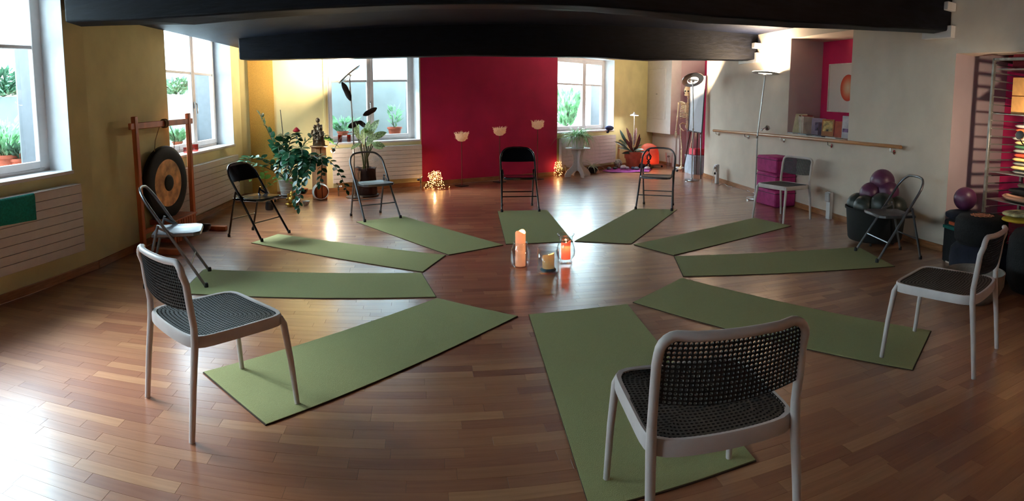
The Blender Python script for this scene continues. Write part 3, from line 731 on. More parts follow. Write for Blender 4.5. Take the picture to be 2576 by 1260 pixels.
for cs, lab in MC:
    P = [F(*c) if c else None for c in cs]
    if P[2] is None: P[2] = P[3]+(P[1]-P[0])*0.98
    c = sum(P, Vector())/4
    mb = MB(); ou = [(p.x, p.y) for p in P]
    # subdivided sheet with slightly wavy edge thickness
    NU, NV = 24, 8; vs = []
    for z in (0.0005, 0.0075):
        for j in range(NV+1):
            for i in range(NU+1):
                a, b = i/NU, j/NV; p = (P[0]*(1-b)+P[1]*b)*(1-a)+(P[3]*(1-b)+P[2]*b)*a
                vs.append((p.x, p.y, z+(R_.uniform(0, .0006) if z > .005 else 0)))
    W_ = NU+1; K = W_*(NV+1); mb.v = vs
    for j in range(NV):
        for i in range(NU):
            q = (j*W_+i, j*W_+i+1, (j+1)*W_+i+1, (j+1)*W_+i); mb.f.append(q); mb.f.append(tuple(K+x for x in q)[::-1])
    for i in range(NU): mb.f.append((i, K+i, K+i+1, i+1)); mb.f.append((NV*W_+i, NV*W_+i+1, K+NV*W_+i+1, K+NV*W_+i))
    for j in range(NV): mb.f.append((j*W_, (j+1)*W_, K+(j+1)*W_, K+j*W_)); mb.f.append((j*W_+NU, K+j*W_+NU, K+(j+1)*W_+NU, (j+1)*W_+NU))
    o = mb.build('yoga_mat', matgreen, smooth=False)
    bm = bmesh.new(); bm.from_mesh(o.data); bmesh.ops.recalc_face_normals(bm, faces=bm.faces); bm.to_mesh(o.data); bm.free()
    tag(o, lab, 'mat', 'green yoga mats laid out like rays')
    mc_ = sum((Vector((p.x, p.y, 0)) for p in P), Vector())/4; bk = MB(); bk.poly([tuple((mc_+(Vector((p.x, p.y, 0))-mc_)+(Vector((p.x, p.y, 0))-mc_).normalized()*0.006)[:2]) for p in P], 0.0003, 0.0052); bk.build('edge_shade_sheet', matshade, o, smooth=False, world=True)  # added dark sheet, wider than the mat: its edge shadow as colour

# ================================================================== LAMPS
def ring_lamp(label, base, head_c, nrm, power, arm=None, cat='lamp', col=None):
    """floor lamp with a flat LED ring; the ring shines along nrm"""
    t = thing('floor_lamp', label, cat, (base.x, base.y, 0)); bx = base
    MB().lathe([(0.13, 0.0), (0.135, 0.006), (0.132, 0.022), (0.02, 0.028), (0.016, 0.05)], (0, 0, 0), 28).build('base', steel, t)
    hc = Vector(head_c)-Vector((base.x, base.y, 0)); N = Vector(nrm).normalized()
    MB().tube([(0, 0, 0.03), (0, 0, 0.95), (hc.x, hc.y, hc.z-0.06)], 0.0115, 12).build('pole', steel, t)
    MB().lathe([(0.016, -0.02), (0.016, 0.02)], (0, 0, 0.95), 12).build('pole_joint', chrome, t)
    q = N.to_track_quat('Z', 'Y').to_matrix().to_4x4(); q = Matrix.Translation(hc) @ q
    def put(mb): mb.v = [q @ Vector(v) for v in mb.v]; return mb
    h = put(MB().lathe([(0.105, -0.012), (0.195, -0.012), (0.205, -0.004), (0.205, 0.006), (0.105, 0.006)], (0, 0, 0), 40, closed=True)).build('lamp_head', steel, t)
    put(MB().lathe([(0.112, 0.0065), (0.198, 0.0065), (0.198, 0.009), (0.112, 0.009)], (0, 0, 0), 40, closed=True)).build('light_ring', led, h)
    put(MB().lathe([(0.1025, -0.010), (0.1045, -0.010), (0.1045, 0.008), (0.1025, 0.008)], (0, 0, 0), 40, closed=True)).build('inner_rim', led_rim, h)
    mb = MB(); mb.v = []; mb.box((0, 0, -0.004), (0.21, 0.022, 0.012)); mb.box((0, 0, -0.02), (0.05, 0.03, 0.03)); put(mb).build('cross_bar', steel, h)
    MB().tube([(hc.x, hc.y, hc.z-0.07), hc-N*0.02], 0.009, 8).build('neck', steel, t)
    L = Vector(head_c)+N*0.03
    a = light('AREA', L, power, col or WARM2, 0.36, L+N, 'lamp_light')
    if arm:
        c, tip, on = arm; c = Vector(c)-Vector((base.x, base.y, 0)); tip = Vector(tip)-Vector((base.x, base.y, 0))
        g = MB(); g.tube([c, (c+tip)/2+Vector((0, 0, 0.10*(1 if on else 0.2))), tip], 0.006, 8)
        g.ball(c, (0.018, 0.018, 0.018), 10, 6); ar = g.build('reading_arm', chrome, t)
        MB().lathe([(0.012, 0.05), (0.034, 0.03), (0.038, -0.01), (0.030, -0.02)], tip, 16, rot=(0.3, -0.5, 0)).build('spot_head', steel, ar)
        if on: MB().ball(tip+Vector((0, 0, -0.012)), (0.027, 0.027, 0.018), 12, 8).build('bulb', led, ar)
    return t
led = emis('led_warm', (255, 236, 200), 14.0); led_rim = emis('led_rim', (255, 240, 214), 5.0)
b1 = F(893, 497); h1c = AT(879, 187, b1); tL = (Vector(P3)-Vector(P2)).normalized()
ring_lamp('steel floor lamp with tilted ring head beside the left back window', b1, h1c, (-0.61, -0.10, 0.78), 40.0, arm=(AT(888, 331, b1), AT(838, 379, b1), True))
b2 = F(1740, 454); h2c = AT(1743, 201, b2)
ring_lamp('steel floor lamp with tilted ring head in front of the whiteboard', b2, h2c, (-0.05, 0.59, 0.80), 30.0)
b3 = F(1899, 500); h3c = AT(1925, 183, b3)
ring_lamp('steel floor lamp with level ring head beside the magenta cushions', b3, h3c, (0.03, 0.02, 1.0), 42.0, arm=(AT(1917, 327, b3), AT(1931, 323, b3), False))
light('POINT', AT(838, 379, b1)+Vector((-0.065, -0.02, -0.045)), 6.5, WARM2, 0.02, name='reading_light')

# off-frame ring lamp standing behind the viewer on the right (its glow reaches the floor at the lower right)
ring_lamp('steel floor lamp with level ring head standing behind the camera on the right', Vector((3.6, 0.6, 0)), (3.6, 0.6, 1.9), (0, 0, 1), 55.0, col=(1, .56, .30))

# feather lamps before the magenta wall
feather = M('feather_white', (246, 222, 196), 0.9, var=0.06, scale=40, trans=0.3, emit=(255, 190, 140), estr=0.07)
redrod = M('red_rod', (120, 14, 22), 0.5)
def feather_lamp(b, zc, r, h, lab):
    t = thing('feather_lamp', lab, 'lamp', (b.x, b.y, 0), group='feather lamps by the magenta wall')
    MB().box((0, 0, 0.006), (0.17, 0.17, 0.012), (0, 0, 0.7), ch=0.003).build('base_plate', black_cloth if False else blackplastic, t)
    MB().tube([(0, 0, 0.01), (0, 0, zc-h/2)], 0.0085, 8).build('rod', redrod, t)
    prof = [(0.012, zc-h/2), (r*.55, zc-h*.44), (r*.84, zc-h*.22), (r*.96, zc+h*.1), (r*1.05, zc+h*.32)]
    sh = MB().lathe(prof, n=28, cap=False).build('lamp_shade', feather, t); sh.data.polygons.foreach_set('use_smooth', [True]*len(sh.data.polygons))
    rg = random.Random(int(b.x*100)); mb = MB()
    for i in range(260):
        a = rg.uniform(0, 2*PI); zz = rg.uniform(-0.3, 0.36)*h; rr = r*(0.9+0.16*(zz/h+.3)); L = rg.uniform(0.018, 0.042)*(1.3 if zz > .2*h else 0.8); d = Vector((math.cos(a)*rg.uniform(.2, .9), math.sin(a)*rg.uniform(.2, .9), rg.uniform(.5, 1))).normalized()
        p = Vector((rr*math.cos(a), rr*math.sin(a), zc+zz)); s_ = Vector((-math.sin(a), math.cos(a), 0))*0.006
        mb.add([p-s_, p+s_, p+d*L*.6+s_*.8+Vector((0, 0, .004)), p+d*L, p+d*L*.6-s_*.8], [(0, 1, 2, 3, 4)])
    o = mb.build('feather_fringe', feather, t, smooth=False); o['kind'] = 'stuff'
    return t
for (u, v), (tu, tv), lab in (((1162, 468), (1160, 344), 'white feather lamp on a thin red rod, leftmost and lowest of three'), ((1257, 458), (1260, 330), 'white feather lamp on a thin red rod, middle one of three'), ((1352, 451), (1341, 314), 'white feather lamp on a thin red rod, rightmost and tallest of three')):
    b = F(u, v); zc = AT(tu, tv, b).z; feather_lamp(b, zc, 0.105, 0.16, lab)

# heaps of fairy lights
fairy = emis('fairy_bulb', (255, 190, 110), 5.0); wire = M('fairy_wire', (120, 84, 40), 0.4, 0.6)
def fairy_heap(b, r, h, n, lab, pw, seed):
    t = thing('fairy_lights', lab, 'string lights', (b.x, b.y, 0)); rg = random.Random(seed); pts = []
    for i in range(n):
        k = rg.random()**0.8; rr = r*(1-0.45*k)*math.sqrt(rg.random()) if i % 3 else r*(1-0.45*k); a = rg.uniform(0, 2*PI)
        if k < .12: rr *= rg.uniform(.8, 1.7)
        pts.append(Vector((rr*math.cos(a), rr*math.sin(a), 0.008+k*h)))
    pts.sort(key=lambda p: p.z+math.atan2(p.y, p.x)*0.02)
    mb = MB(); mb.tube(pts, 0.0016, 3, cap=False); wo_ = mb.build('wire', wire, t, smooth=False)
    mb = MB().ball((0, 0, 0), 0.0045, 6, 4); me = mb.mesh('bulb', fairy, True)
    for p in pts[:260]: inst('bulb', me, t, Matrix.Translation(p))
    light('POINT', (b.x, b.y, h*0.6), pw, (1, .6, .28), 0.004, name='fairy_glow')
fairy_heap(F(1094, 474), 0.165, 0.28, 240, 'bright heap of warm fairy lights at the left foot of the magenta wall', 1.3, 1)
fairy_heap(F(1404, 443), 0.10, 0.27, 90, 'dark ball of fairy lights beside the white plant stand', 0.25, 2)

# candles in glass
def vase(prof, c, lab, th=0.003):
    outer = prof; inner = [(max(r-th, 0.0005), z+(0.008 if i == 0 else 0)) for i, (r, z) in enumerate(prof)][::-1]
    inner = [(r, max(z, 0.010)) for r, z in inner]
    mb = MB().lathe([(0.0005, 0.0)]+outer+inner+[(0.0005, 0.010)], (c.x, c.y, 0.001), 40)
    o = mb.build('glass_vase', clear_glass, auto=3.0); return tag(o, lab, 'vase', 'candle glasses in the middle of the circle')
def wax(name, rgb, e): return M(name, rgb, 0.45, var=0.04, emit=rgb, estr=e, trans=0.25)
def candle(c, r, h, mt, lab, seed, lean=0.0):
    rg = random.Random(seed); mb = MB(); n = 28; vs = []; rows = 10
    for i in range(rows):
        for k in range(n):
            a = 2*PI*k/n; top = h*(1+lean*math.cos(a+0.8)-0.05*math.cos(2*a+seed)); z = top*i/(rows-1); rr = r*(1+0.02*math.sin(3*a+seed))
            vs.append((rr*math.cos(a), rr*math.sin(a), z))
    for k in range(n):
        a = 2*PI*k/n; top = h*(1+lean*math.cos(a+0.8)-0.05*math.cos(2*a+seed)); vs.append((r*.86*math.cos(a), r*.86*math.sin(a), top-0.003))
    for k in range(n): a = 2*PI*k/n; vs.append((r*.75*math.cos(a), r*.75*math.sin(a), h*(0.90-abs(lean))))
    vs.append((0, 0, h*(0.87-abs(lean)))); fs = []
    for i in range(rows+1):
        for k in range(n): l = (k+1) % n; fs.append((i*n+k, i*n+l, (i+1)*n+l, (i+1)*n+k))
    for k in range(n): fs.append(((rows+1)*n+k, (rows+1)*n+(k+1) % n, len(vs)-1))
    fs.append(tuple(range(n))[::-1]); t = thing('candle', lab, 'candle', (c.x, c.y, 0.0125)); mb.add(vs, fs); mb.build('wax', mt, t, auto=1.2)
    MB().tube([(0, 0, h*(0.86-abs(lean))), (0.002, 0, h*(0.9-abs(lean))+0.006)], 0.0014, 6).build('wick', black_cloth, t)
    fl_ = MB().lathe([(0.0005, 0), (0.0045, 0.006), (0.0055, 0.012), (0.003, 0.022), (0.0004, 0.032)], (0.002, 0, h*(0.9-abs(lean))+0.004), 12).build('flame', flame, t)
    light('POINT', (c.x, c.y, 0.0125+h*(0.93-abs(lean))+0.02), 0.9, (1, .62, .32), 0.012, name='candle_light')
    return t
flame = emis('flame', (255, 196, 120), 16.0)
ca_ = F(1309, 671); cb_ = F(1379, 684); cc_ = F(1423, 662)
vase([(0.052, 0.0), (0.074, 0.014), (0.083, 0.05), (0.084, 0.12), (0.080, 0.16), (0.064, 0.19), (0.060, 0.205), (0.063, 0.215)], ca_, 'rounded clear glass jar around the tall pillar candle')
candle(ca_, 0.044, 0.295, wax('wax_orange', (244, 184, 140), 0.20), 'tall pale orange pillar candle standing in the rounded glass jar', 1)
vase([(0.088, 0.0), (0.092, 0.006), (0.092, 0.20)], cb_, 'straight clear glass cylinder around the cream and blue candle')
cw = candle(cb_, 0.050, 0.135, wax('wax_cream', (206, 176, 124), 0.16), 'half burnt cream candle with blue foot in the glass cylinder', 2, 0.14)
MB().lathe([(0.0005, 0.0002), (0.062, 0.0005), (0.068, 0.010), (0.056, 0.022), (0.049, 0.024)], (0, 0, 0), 28).build('blue_wax_foot', M('wax_blue', (60, 110, 130), 0.5, var=0.1), cw)
vase([(0.058, 0.0), (0.060, 0.012), (0.050, 0.022), (0.052, 0.034), (0.078, 0.07), (0.083, 0.11), (0.074, 0.16), (0.058, 0.20), (0.062, 0.235), (0.078, 0.262)], cc_, 'flared hurricane glass around the short red-orange candle')
c3 = candle(cc_+Vector((0, 0, 0)), 0.042, 0.15, wax('wax_red', (240, 136, 100), 0.24), 'short red-orange candle glowing in the flared hurricane glass', 3, 0.10)
c3.location.z = 0.040; cw.location.z = 0.0125

# salt lamp on a wheeled board
saltm = bpy.data.materials.new('salt_rock'); saltm.use_nodes = True
n_ = saltm.node_tree; b_ = n_.nodes['Principled BSDF']; ou = n_.nodes['Material Output']
nz = n_.nodes.new('ShaderNodeTexNoise'); nz.inputs['Scale'].default_value = 7; nz.inputs['Detail'].default_value = 6
rr = n_.nodes.new('ShaderNodeValToRGB'); rr.color_ramp.elements[0].color = (*lin((226, 108, 84)), 1); rr.color_ramp.elements[1].color = (*lin((240, 170, 150)), 1); n_.links.new(nz.outputs[0], rr.inputs[0])
tl = n_.nodes.new('ShaderNodeBsdfTranslucent'); mx = n_.nodes.new('ShaderNodeMixShader'); mx.inputs[0].default_value = 0.38
tl.inputs[0].default_value = (*lin((255, 110, 74)), 1); b_.inputs['Roughness'].default_value = 0.5
n_.links.new(rr.outputs[0], b_.inputs['Base Color']); n_.links.new(b_.outputs[0], mx.inputs[1]); n_.links.new(tl.outputs[0], mx.inputs[2]); n_.links.new(mx.outputs[0], ou.inputs[0])
sb = F(1634, 420); t = thing('salt_lamp', 'large glowing red salt rock lamp beside the terracotta pot', 'lamp', (sb.x, sb.y, 0.075))
mb = MB(); vs = []; rg = random.Random(5); n = 16
prof = [(0.0, 0), (0.95, 0.01), (1.0, .12), (.97, .3), (.93, .6), (.86, .8), (.68, .92), (.3, 1.0), (0, 1.01)]
for i, (r, z) in enumerate(prof):
    for k in range(n):
        a = 2*PI*k/n; e = 4; q = (abs(math.cos(a))**e+abs(math.sin(a))**e)**(-1/e)*rg.uniform(.95, 1.04); vs.append((0.205*r*q*math.cos(a), 0.13*r*q*math.sin(a), z*0.445+0.03*r*math.cos(a)*(z > .7)*-1))
mb.add(vs, [(i*n+k, i*n+(k+1) % n, (i+1)*n+(k+1) % n, (i+1)*n+k) for i in range(len(prof)-1) for k in range(n)]); mb.build('salt_rock', saltm, t, auto=1.0)
light('POINT', (sb.x+0.02, sb.y-0.03, 0.17), 0.36, (1, .42, .16), 0.035, name='salt_bulb')
def dolly(c, r, lab, rz=0.3, wd=None):
    t = thing('plant_dolly', lab, 'dolly', (c.x, c.y, 0), rz)
    MB().box((0, 0, 0.060), (2*r, 1.5*r, 0.018), ch=0.004).build('board', wood_trim if wd is None else wd, t)
    for sx in (-1, 1):
        for sy in (-1, 1):
            cs = MB().tube([(sx*r*.8-0.012, sy*r*.6, 0.022), (sx*r*.8+0.012, sy*r*.6, 0.022)], 0.022, 12).build('caster', blackplastic, t)
            MB().box((sx*r*.8, sy*r*.6, 0.046), (0.03, 0.02, 0.012)).build('fork', steel, cs)
dolly(sb, 0.27, 'small wooden wheeled board under the salt lamp', 0.4)

# clip spotlight at the right edge, shining at the shelf trolley
ls = AT(2566, 340, (3.95, 3.58, 0)); t = thing('spotlight', 'round steel spotlight on a thin arm at the right edge, shining at the shelves', 'lamp', (4.12, 3.30, 0))
d = Vector((4.7, 4.3, 1.2))-ls; d.normalize(); q = d.to_track_quat('Z', 'Y').to_matrix().to_4x4()
off = ls-Vector((4.12, 3.30, 0)); Q = Matrix.Translation(off) @ q
def put(mb): mb.v = [Q @ Vector(v) for v in mb.v]; return mb
put(MB().lathe([(0.0005, -0.03), (0.035, -0.028), (0.040, 0.0), (0.041, 0.02), (0.037, 0.02)], n=24)).build('lamp_head', steel, t)
put(MB().lathe([(0.0005, 0.012), (0.036, 0.014), (0.036, 0.018), (0.0005, 0.024)], n=20)).build('lens', led, t)
MB().tube([off+Vector((0, 0, -0.03)), off+Vector((0.01, -0.03, -0.075)), off+Vector((0.06, -0.12, -0.08)), (0, 0, off.z-0.08)], 0.006, 8).build('arm', chrome, t)
MB().tube([(0, 0, 0.02), (0, 0, off.z+0.3)], 0.0115, 10).build('pole', steel, t); MB().lathe([(0.13, 0), (0.13, 0.022), (0.02, 0.028)], n=24).build('base', steel, t)
light('SPOT', ls+d*0.045, 14.0, WARM2, 0.02, (4.6, 4.6, 1.35), 'spot_beam', spot=math.radians(130), blend=0.5)

# ================================================================== LEFT SIDE AND BACK WALL
def radiator(A, B, s0, s1, z0, z1, lab, n=8):
    A2, B2, t, nn = frame_of(A, B); o = A2+t*s0
    T = thing('radiator', lab, 'radiator', (o.x, o.y, z0), math.atan2(t.y, t.x), 'white slatted radiators'); W = s1-s0; H = z1-z0; h = H/n
    me = MB().box((0, 0, 0), (W, 0.022, h-0.004), ch=0.0015).mesh('slat', window_white, False)
    for i in range(n): inst('slat', me, T, Matrix.Translation((W/2, -0.085, h*(i+.5))))
    MB().box((W/2, -0.048, H/2), (W-0.03, 0.05, H-0.03)).build('body', window_white, T, smooth=False)
    MB().box((W/2, -0.05, H+0.004), (W, 0.094, 0.010), ch=0.003).build('top_grille', window_white, T)
    MB().box((W*.2, -0.012, H/2), (0.04, 0.024, H*.8)).build('bracket', steel, T, smooth=False)
    return T
def valve(p, lab, side=1):
    t = thing('radiator_valve', lab, 'valve', (p.x, p.y, 0))
    MB().tube([(0, 0, 0.0), (0, 0, 0.10)], 0.010, 8).build('pipe', steel, t)
    b = MB(); b.tube([(0, 0, 0.09), (0, 0, 0.17)], 0.015, 10); b.ball((0, 0, 0.15), 0.02, 10, 6); b.tube([(0, 0, 0.17), (-0.03*side, 0, 0.20)], 0.012, 8); b.build('valve_body', M('brass_dull', (128, 120, 100), 0.35, 0.8), t)
    MB().lathe([(0.018, 0), (0.021, 0.01), (0.018, 0.04), (0.0, 0.045)], (0.02*side, 0, 0.145), 12, rot=(0, PI/2*side, 0)).build('knob', chrome, t)
OFF = -0.09
ra = WS(203, 464, P0, P1, OFF); rb_ = WS(218, 628, P0, P1, OFF)
radiator(P0, P1, ra[0]-2.0, ra[0], rb_[1], ra[1], 'long white slatted radiator under the nearest left window')
r2a = WS(430, 418, P1, P2, OFF)[0]; r2b, zt2 = WS(599, 390, P1, P2, OFF); zb2 = WS(602, 492, P1, P2, OFF)[1]
radiator(P1, P2, r2a-0.2, r2b, zb2, zt2, 'white slatted radiator on the left wall behind the gong', 8)
r3 = [WS(u, v, P2, P3, OFF) for u, v in ((836, 376), (1061, 369), (836, 462))]
radiator(P2, P3, r3[0][0], r3[1][0], r3[2][1], r3[0][1], 'white slatted radiator under the back window left of the magenta wall', 8)
r4 = [WS(u, v, P3, P4, OFF) for u, v in ((1412, 350), (1549, 340), (1543, 408))]
radiator(P3, P4, r4[0][0], r4[1][0], r4[2][1], r4[1][1], 'white slatted radiator under the back window right of the magenta wall', 8)
valve(F(221, 672)+Vector((0.04, 0, 0)), 'brass radiator valve on a floor pipe below the nearest left radiator')
valve(F(1059, 474), 'small radiator valve at the left edge of the magenta wall', -1); valve(F(852, 493), 'white-knobbed radiator valve behind the trailing plant stem')
# teal towel over the radiator
sA, zA = WS(85, 489, P0, P1, -0.10); A, B, t, n = frame_of(P0, P1); mb = MB(); NU, NV = 26, 14; L0 = 0.62; rows = []
for j in range(NV):
    k = j/(NV-1)
    for i in range(NU):
        q = i/(NU-1); s = sA-L0*q; d = k*0.30
        if d < 0.07: o_, z_ = -0.03-d, zA+0.012
        elif d < 0.10: o_, z_ = -0.10-(d-.07)*.4, zA+0.012-(d-.07)*.5
        else: o_, z_ = -0.112-0.004*math.sin(q*19)*(d*4), zA-0.004-(d-.10)*(1.0-0.12*q)
        p = A+t*s+n*o_; rows.append((p.x, p.y, z_))
mb.v = rows; mb.f = [(j*NU+i, j*NU+i+1, (j+1)*NU+i+1, (j+1)*NU+i) for j in range(NV-1) for i in range(NU-1)]
o = mb.build('towel', M('teal_terry', (16, 140, 128), 0.95, var=0.12, scale=60, bump=0.8, bscale=200), auto=3); sol = o.modifiers.new('s', 'SOLIDIFY'); sol.thickness = 0.008
tag(o, 'teal towel hanging over the nearest left radiator', 'towel')

# gong
gl_, gr_ = F(362, 634), F(488, 577); c = (gl_+gr_)/2; ang = math.atan2((gr_-gl_).y, (gr_-gl_).x); half = (gr_-gl_).length/2
gs = thing('gong_stand', 'reddish wooden gong stand with two posts and a crossbar', 'stand', (c.x, c.y, 0), ang); HT = 1.38; tops = []
for s in (-1, 1):
    pb_ = gl_ if s < 0 else gr_; pt_ = AT(325, 293, gl_) if s < 0 else AT(467, 292, gr_); inv_ = wm(gs).inverted(); a_, b_ = inv_ @ Vector((pb_.x, pb_.y, .05)), inv_ @ pt_; b_.y = 0.0; b_.z = HT; tops.append(b_.x)
    MB().bar(a_, b_, 0.062, 0.05, ch=0.006, up=(0, 1, 0)).build('post', wood_red, gs)
    MB().box((s*half, -0.16, 0.028), (0.075, 0.52 if s > 0 else 0.50, 0.055), ch=0.006).build('foot', wood_red, gs)
MB().box(((tops[0]+tops[1])/2, 0, HT-0.095), (tops[1]-tops[0]+0.20, 0.035, 0.065), ch=0.005).build('crossbar', wood_red, gs)
MB().box((0, 0.0, 0.20), (2*half-0.05, 0.03, 0.05), ch=0.004).build('lower_rail', wood_red, gs)
rope = M('hemp_rope', (136, 112, 80), 0.9, var=0.2, bump=0.5)
rp_ = MB(); rr_ = []
for i in range(60): a = i/59*2*PI*5; rr_.append((0.0+(i/59-.5)*0.07, 0.034*math.cos(a), HT-0.095+0.045*math.sin(a)))
rp_.tube(rr_, 0.007, 6); rp_.build('rope_wrap', rope, gs)
gz = 0.635; GR = 0.405; gx = -0.03
g = thing('gong', 'large round gong with black rim, bronze face and black boss', 'gong', (c.x, c.y, gz), ang-0.10)
prof = [(0.001, 0.052), (0.075, 0.050), (0.092, 0.044), (0.10, 0.036)]
blackg = M('gong_black', (16, 17, 15), 0.6, 0.0, var=0.2, spec=0.25); 
brz = M('gong_bronze', (220, 164, 108), 0.38, 0.5, var=0.28, scale=9, bump=0.35, bscale=35, stretch=(1, 1, 1))
RX = (PI/2, 0, 0)
MB().lathe([(0.001, 0.030), (0.06, 0.029), (0.084, 0.024), (0.090, 0.018)], (0, 0, 0), 48, rot=RX).build('boss', blackg, g)
MB().lathe([(0.086, 0.018), (0.12, 0.017), (0.20, 0.014), (0.278, 0.010)], (0, 0, 0), 64, rot=RX).build('face', brz, g)
MB().lathe([(0.276, 0.011), (0.285, 0.013), (0.36, 0.008), (0.395, 0.0), (GR, -0.012), (GR, -0.05), (0.398, -0.06), (0.001, -0.03)], (0, 0, 0), 64, rot=RX).build('rim', blackg, g)
for s in (-1, 1):
    MB().tube([(s*0.19, 0.02, 0.36), (s*0.19, 0.0, 0.48), (s*0.10, 0, HT-0.13-gz+0.005), (0.0, 0, HT-0.115-gz)], 0.004, 6).build('cord', rope, g)
# slatted crate under the gong, bowl on the foot
cc = F(432, 606); CH_ = AT(430, 549, cc).z
t = thing('wooden_crate', 'low slatted wooden crate standing under the gong', 'crate', (cc.x-0.05, cc.y+0.1, 0), ang)
for y in (-0.16, 0.16):
    for i in range(9): MB().box((-0.24+0.06*i, y, CH_/2), (0.042, 0.014, CH_-0.02), ch=0.002).build('slat', wood_red, t)
for z in (0.04, CH_-0.03):
    for y in (-0.146, 0.146): MB().box((0, y, z), (0.56, 0.014, 0.035)).build('rail', wood_red, t)
    for x in (-0.27, 0.27): MB().box((x, 0, z), (0.016, 0.28, 0.035)).build('rail', wood_red, t)
MB().box((0, 0, CH_), (0.58, 0.36, 0.014), ch=0.003).build('top', wood_red, t)
p = F(514, 583, 0.06); o = MB().lathe([(0.001, 0), (0.045, 0.002), (0.075, 0.03), (0.088, 0.07), (0.090, 0.075), (0.083, 0.072), (0.06, 0.02), (0.001, 0.012)], (p.x-0.02, p.y+0.02, 0.057), 24).build('singing_bowl', M('dark_bronze', (70, 54, 38), 0.35, 0.8), auto=1.0); tag(o, 'small dark metal singing bowl on the right foot of the gong stand', 'bowl')

# glasses on the sills
def jar(p, r, h, mat, lab, name='candle_jar', grp=None):
    mb = MB().lathe([(0.001, 0), (r*.92, 0), (r, h*.2), (r, h), (r-.003, h), (r-.004, 0.006), (0.001, 0.006)], (p.x, p.y, p.z), 18); return tag(mb.build(name, mat, auto=1.0), lab, 'jar', grp)
zs2 = h2[2]+0.021; zs3 = h3[2]+0.021; zs4 = h4[2]+0.021
jar(WP(491, 380, P1, P2, 0.06).xy.to_3d()+Vector((0, 0, zs2)), 0.045, 0.09, pink_glass, 'rounded pink glass jar on the left window sill, right of the gong post')
jar(WP(468, 383, P1, P2, 0.07).xy.to_3d()+Vector((0, 0, zs2)), 0.035, 0.07, pink_glass, 'small pink glass jar half hidden by the gong post')
jar(WP(446, 380, P1, P2, 0.08).xy.to_3d()+Vector((0, 0, zs2)), 0.035, 0.10, clear_glass, 'clear glass jar on the sill just beyond the gong disc')
for u, w_ in ((855, 'left'), (878, 'right')): jar(WP(u, 350, P2, P3, 0.13).xy.to_3d()+Vector((0, 0, zs3)), 0.034, 0.115, amber_glass, 'amber drinking glass on the back window sill, %s one of two' % w_, 'drinking_glass', 'amber glasses on the sill')

# ------------------------------------------------------------------ leaves
def leaf_mesh(name, L, W, mat, fold=0.25, curl=0.1, n=5):
    mb = MB(); vs = []; fs = []
    for i in range(n+1):
        k = i/n; w_ = W*math.sin(PI*min(1, (k*.92+0.04)))**0.8/2 if 0 < i < n else 0.0008; z = -curl*L*k*k
        vs += [(-w_, L*k, z+fold*w_), (0, L*k, z), (w_, L*k, z+fold*w_)]
    for i in range(n): a = i*3; fs += [(a, a+1, a+4, a+3), (a+1, a+2, a+5, a+4)]
    return mb.add(vs, fs).mesh(name, mat, True)
def aim(p, d, up=(0, 0, 1), roll=0.0, s=1.0):
    y = Vector(d).normalized(); u = Vector(up); x = y.cross(u)
    if x.length < 1e-3: x = Vector((1, 0, 0))
    x.normalize(); z = x.cross(y); m = Matrix((x, y, z)).transposed().to_4x4()
    return Matrix.Translation(p) @ m @ Matrix.Rotation(roll, 4, 'Y') @ Matrix.Scale(s, 4)
def pinnate(T, org, pts, me, n, smin=.7, smax=1.1, r=0.007, start=.25, seed=0, both=True, droop=0.0, tip=True, mat=None):
    """a stem (world points) with leaflets in pairs: stem is a part, leaves are its sub-parts"""
    rg = random.Random(seed); L = [Vector(p)-org for p in pts]; k = len(L)
    st = MB().tube(L, [r*(1-.55*i/(k-1)) for i in range(k)], 6).build('stem', mat or stemgreen, T)
    for i in range(n):
        q = start+(1-start)*(i+.5)/n; f = q*(k-1); a = int(min(f, k-2)); p = L[a].lerp(L[a+1], f-a); t = (L[a+1]-L[a]).normalized()
        sd = t.cross(Vector((0, 0, 1)))
        if sd.length < .2: sd = t.cross(Vector((rg.uniform(-1, 1), 1, 0)))
        sd.normalize(); s = (1 if i % 2 else -1); up = sd.cross(t)
        d = (sd*s*.8+t*.5+up*rg.uniform(0, .6)+Vector((0, 0, -droop))).normalized()
        inst('leaf', me, st, aim(p, d, up+Vector((rg.uniform(-.4, .4), rg.uniform(-.4, .4), .2)), rg.uniform(-.5, .5), rg.uniform(smin, smax)*(1-.35*max(0, q-.7)/.3)))
    if tip: inst('leaf', me, st, aim(L[-1], (L[-1]-L[-2]).normalized(), (0, 0, 1), 0, smin))
    return st
zleaf = leaf_mesh('leaf', 0.136, 0.080, leafgreen)
zp = F(722, 494)*0.955; T = thing('zz_plant', 'big spreading dark green plant with glossy leaflets in a white ribbed pot', 'plant', (zp.x, zp.y, 0.085))
prof = [(0.001, 0), (0.085, 0.0)]
for i in range(9): prof += [(0.090+0.004*i, 0.012+i*0.026), (0.094+0.004*i, 0.024+i*0.026), (0.089+0.0042*i, 0.034+i*0.026)]
prof += [(0.13, 0.26), (0.122, 0.26), (0.11, 0.225), (0.001, 0.225)]
MB().lathe(prof, n=28).build('pot', ceramic, T, auto=1.2); MB().lathe([(0.001, 0.232), (0.112, 0.232)], n=20).build('soil', soil, T)
org = Vector((zp.x, zp.y, 0.085)); base = org+Vector((0, 0, 0.23))
def near(u, v, k): return AT(u, v, (zp.x*k, zp.y*k))     # a point seen there, at k times the pot's distance
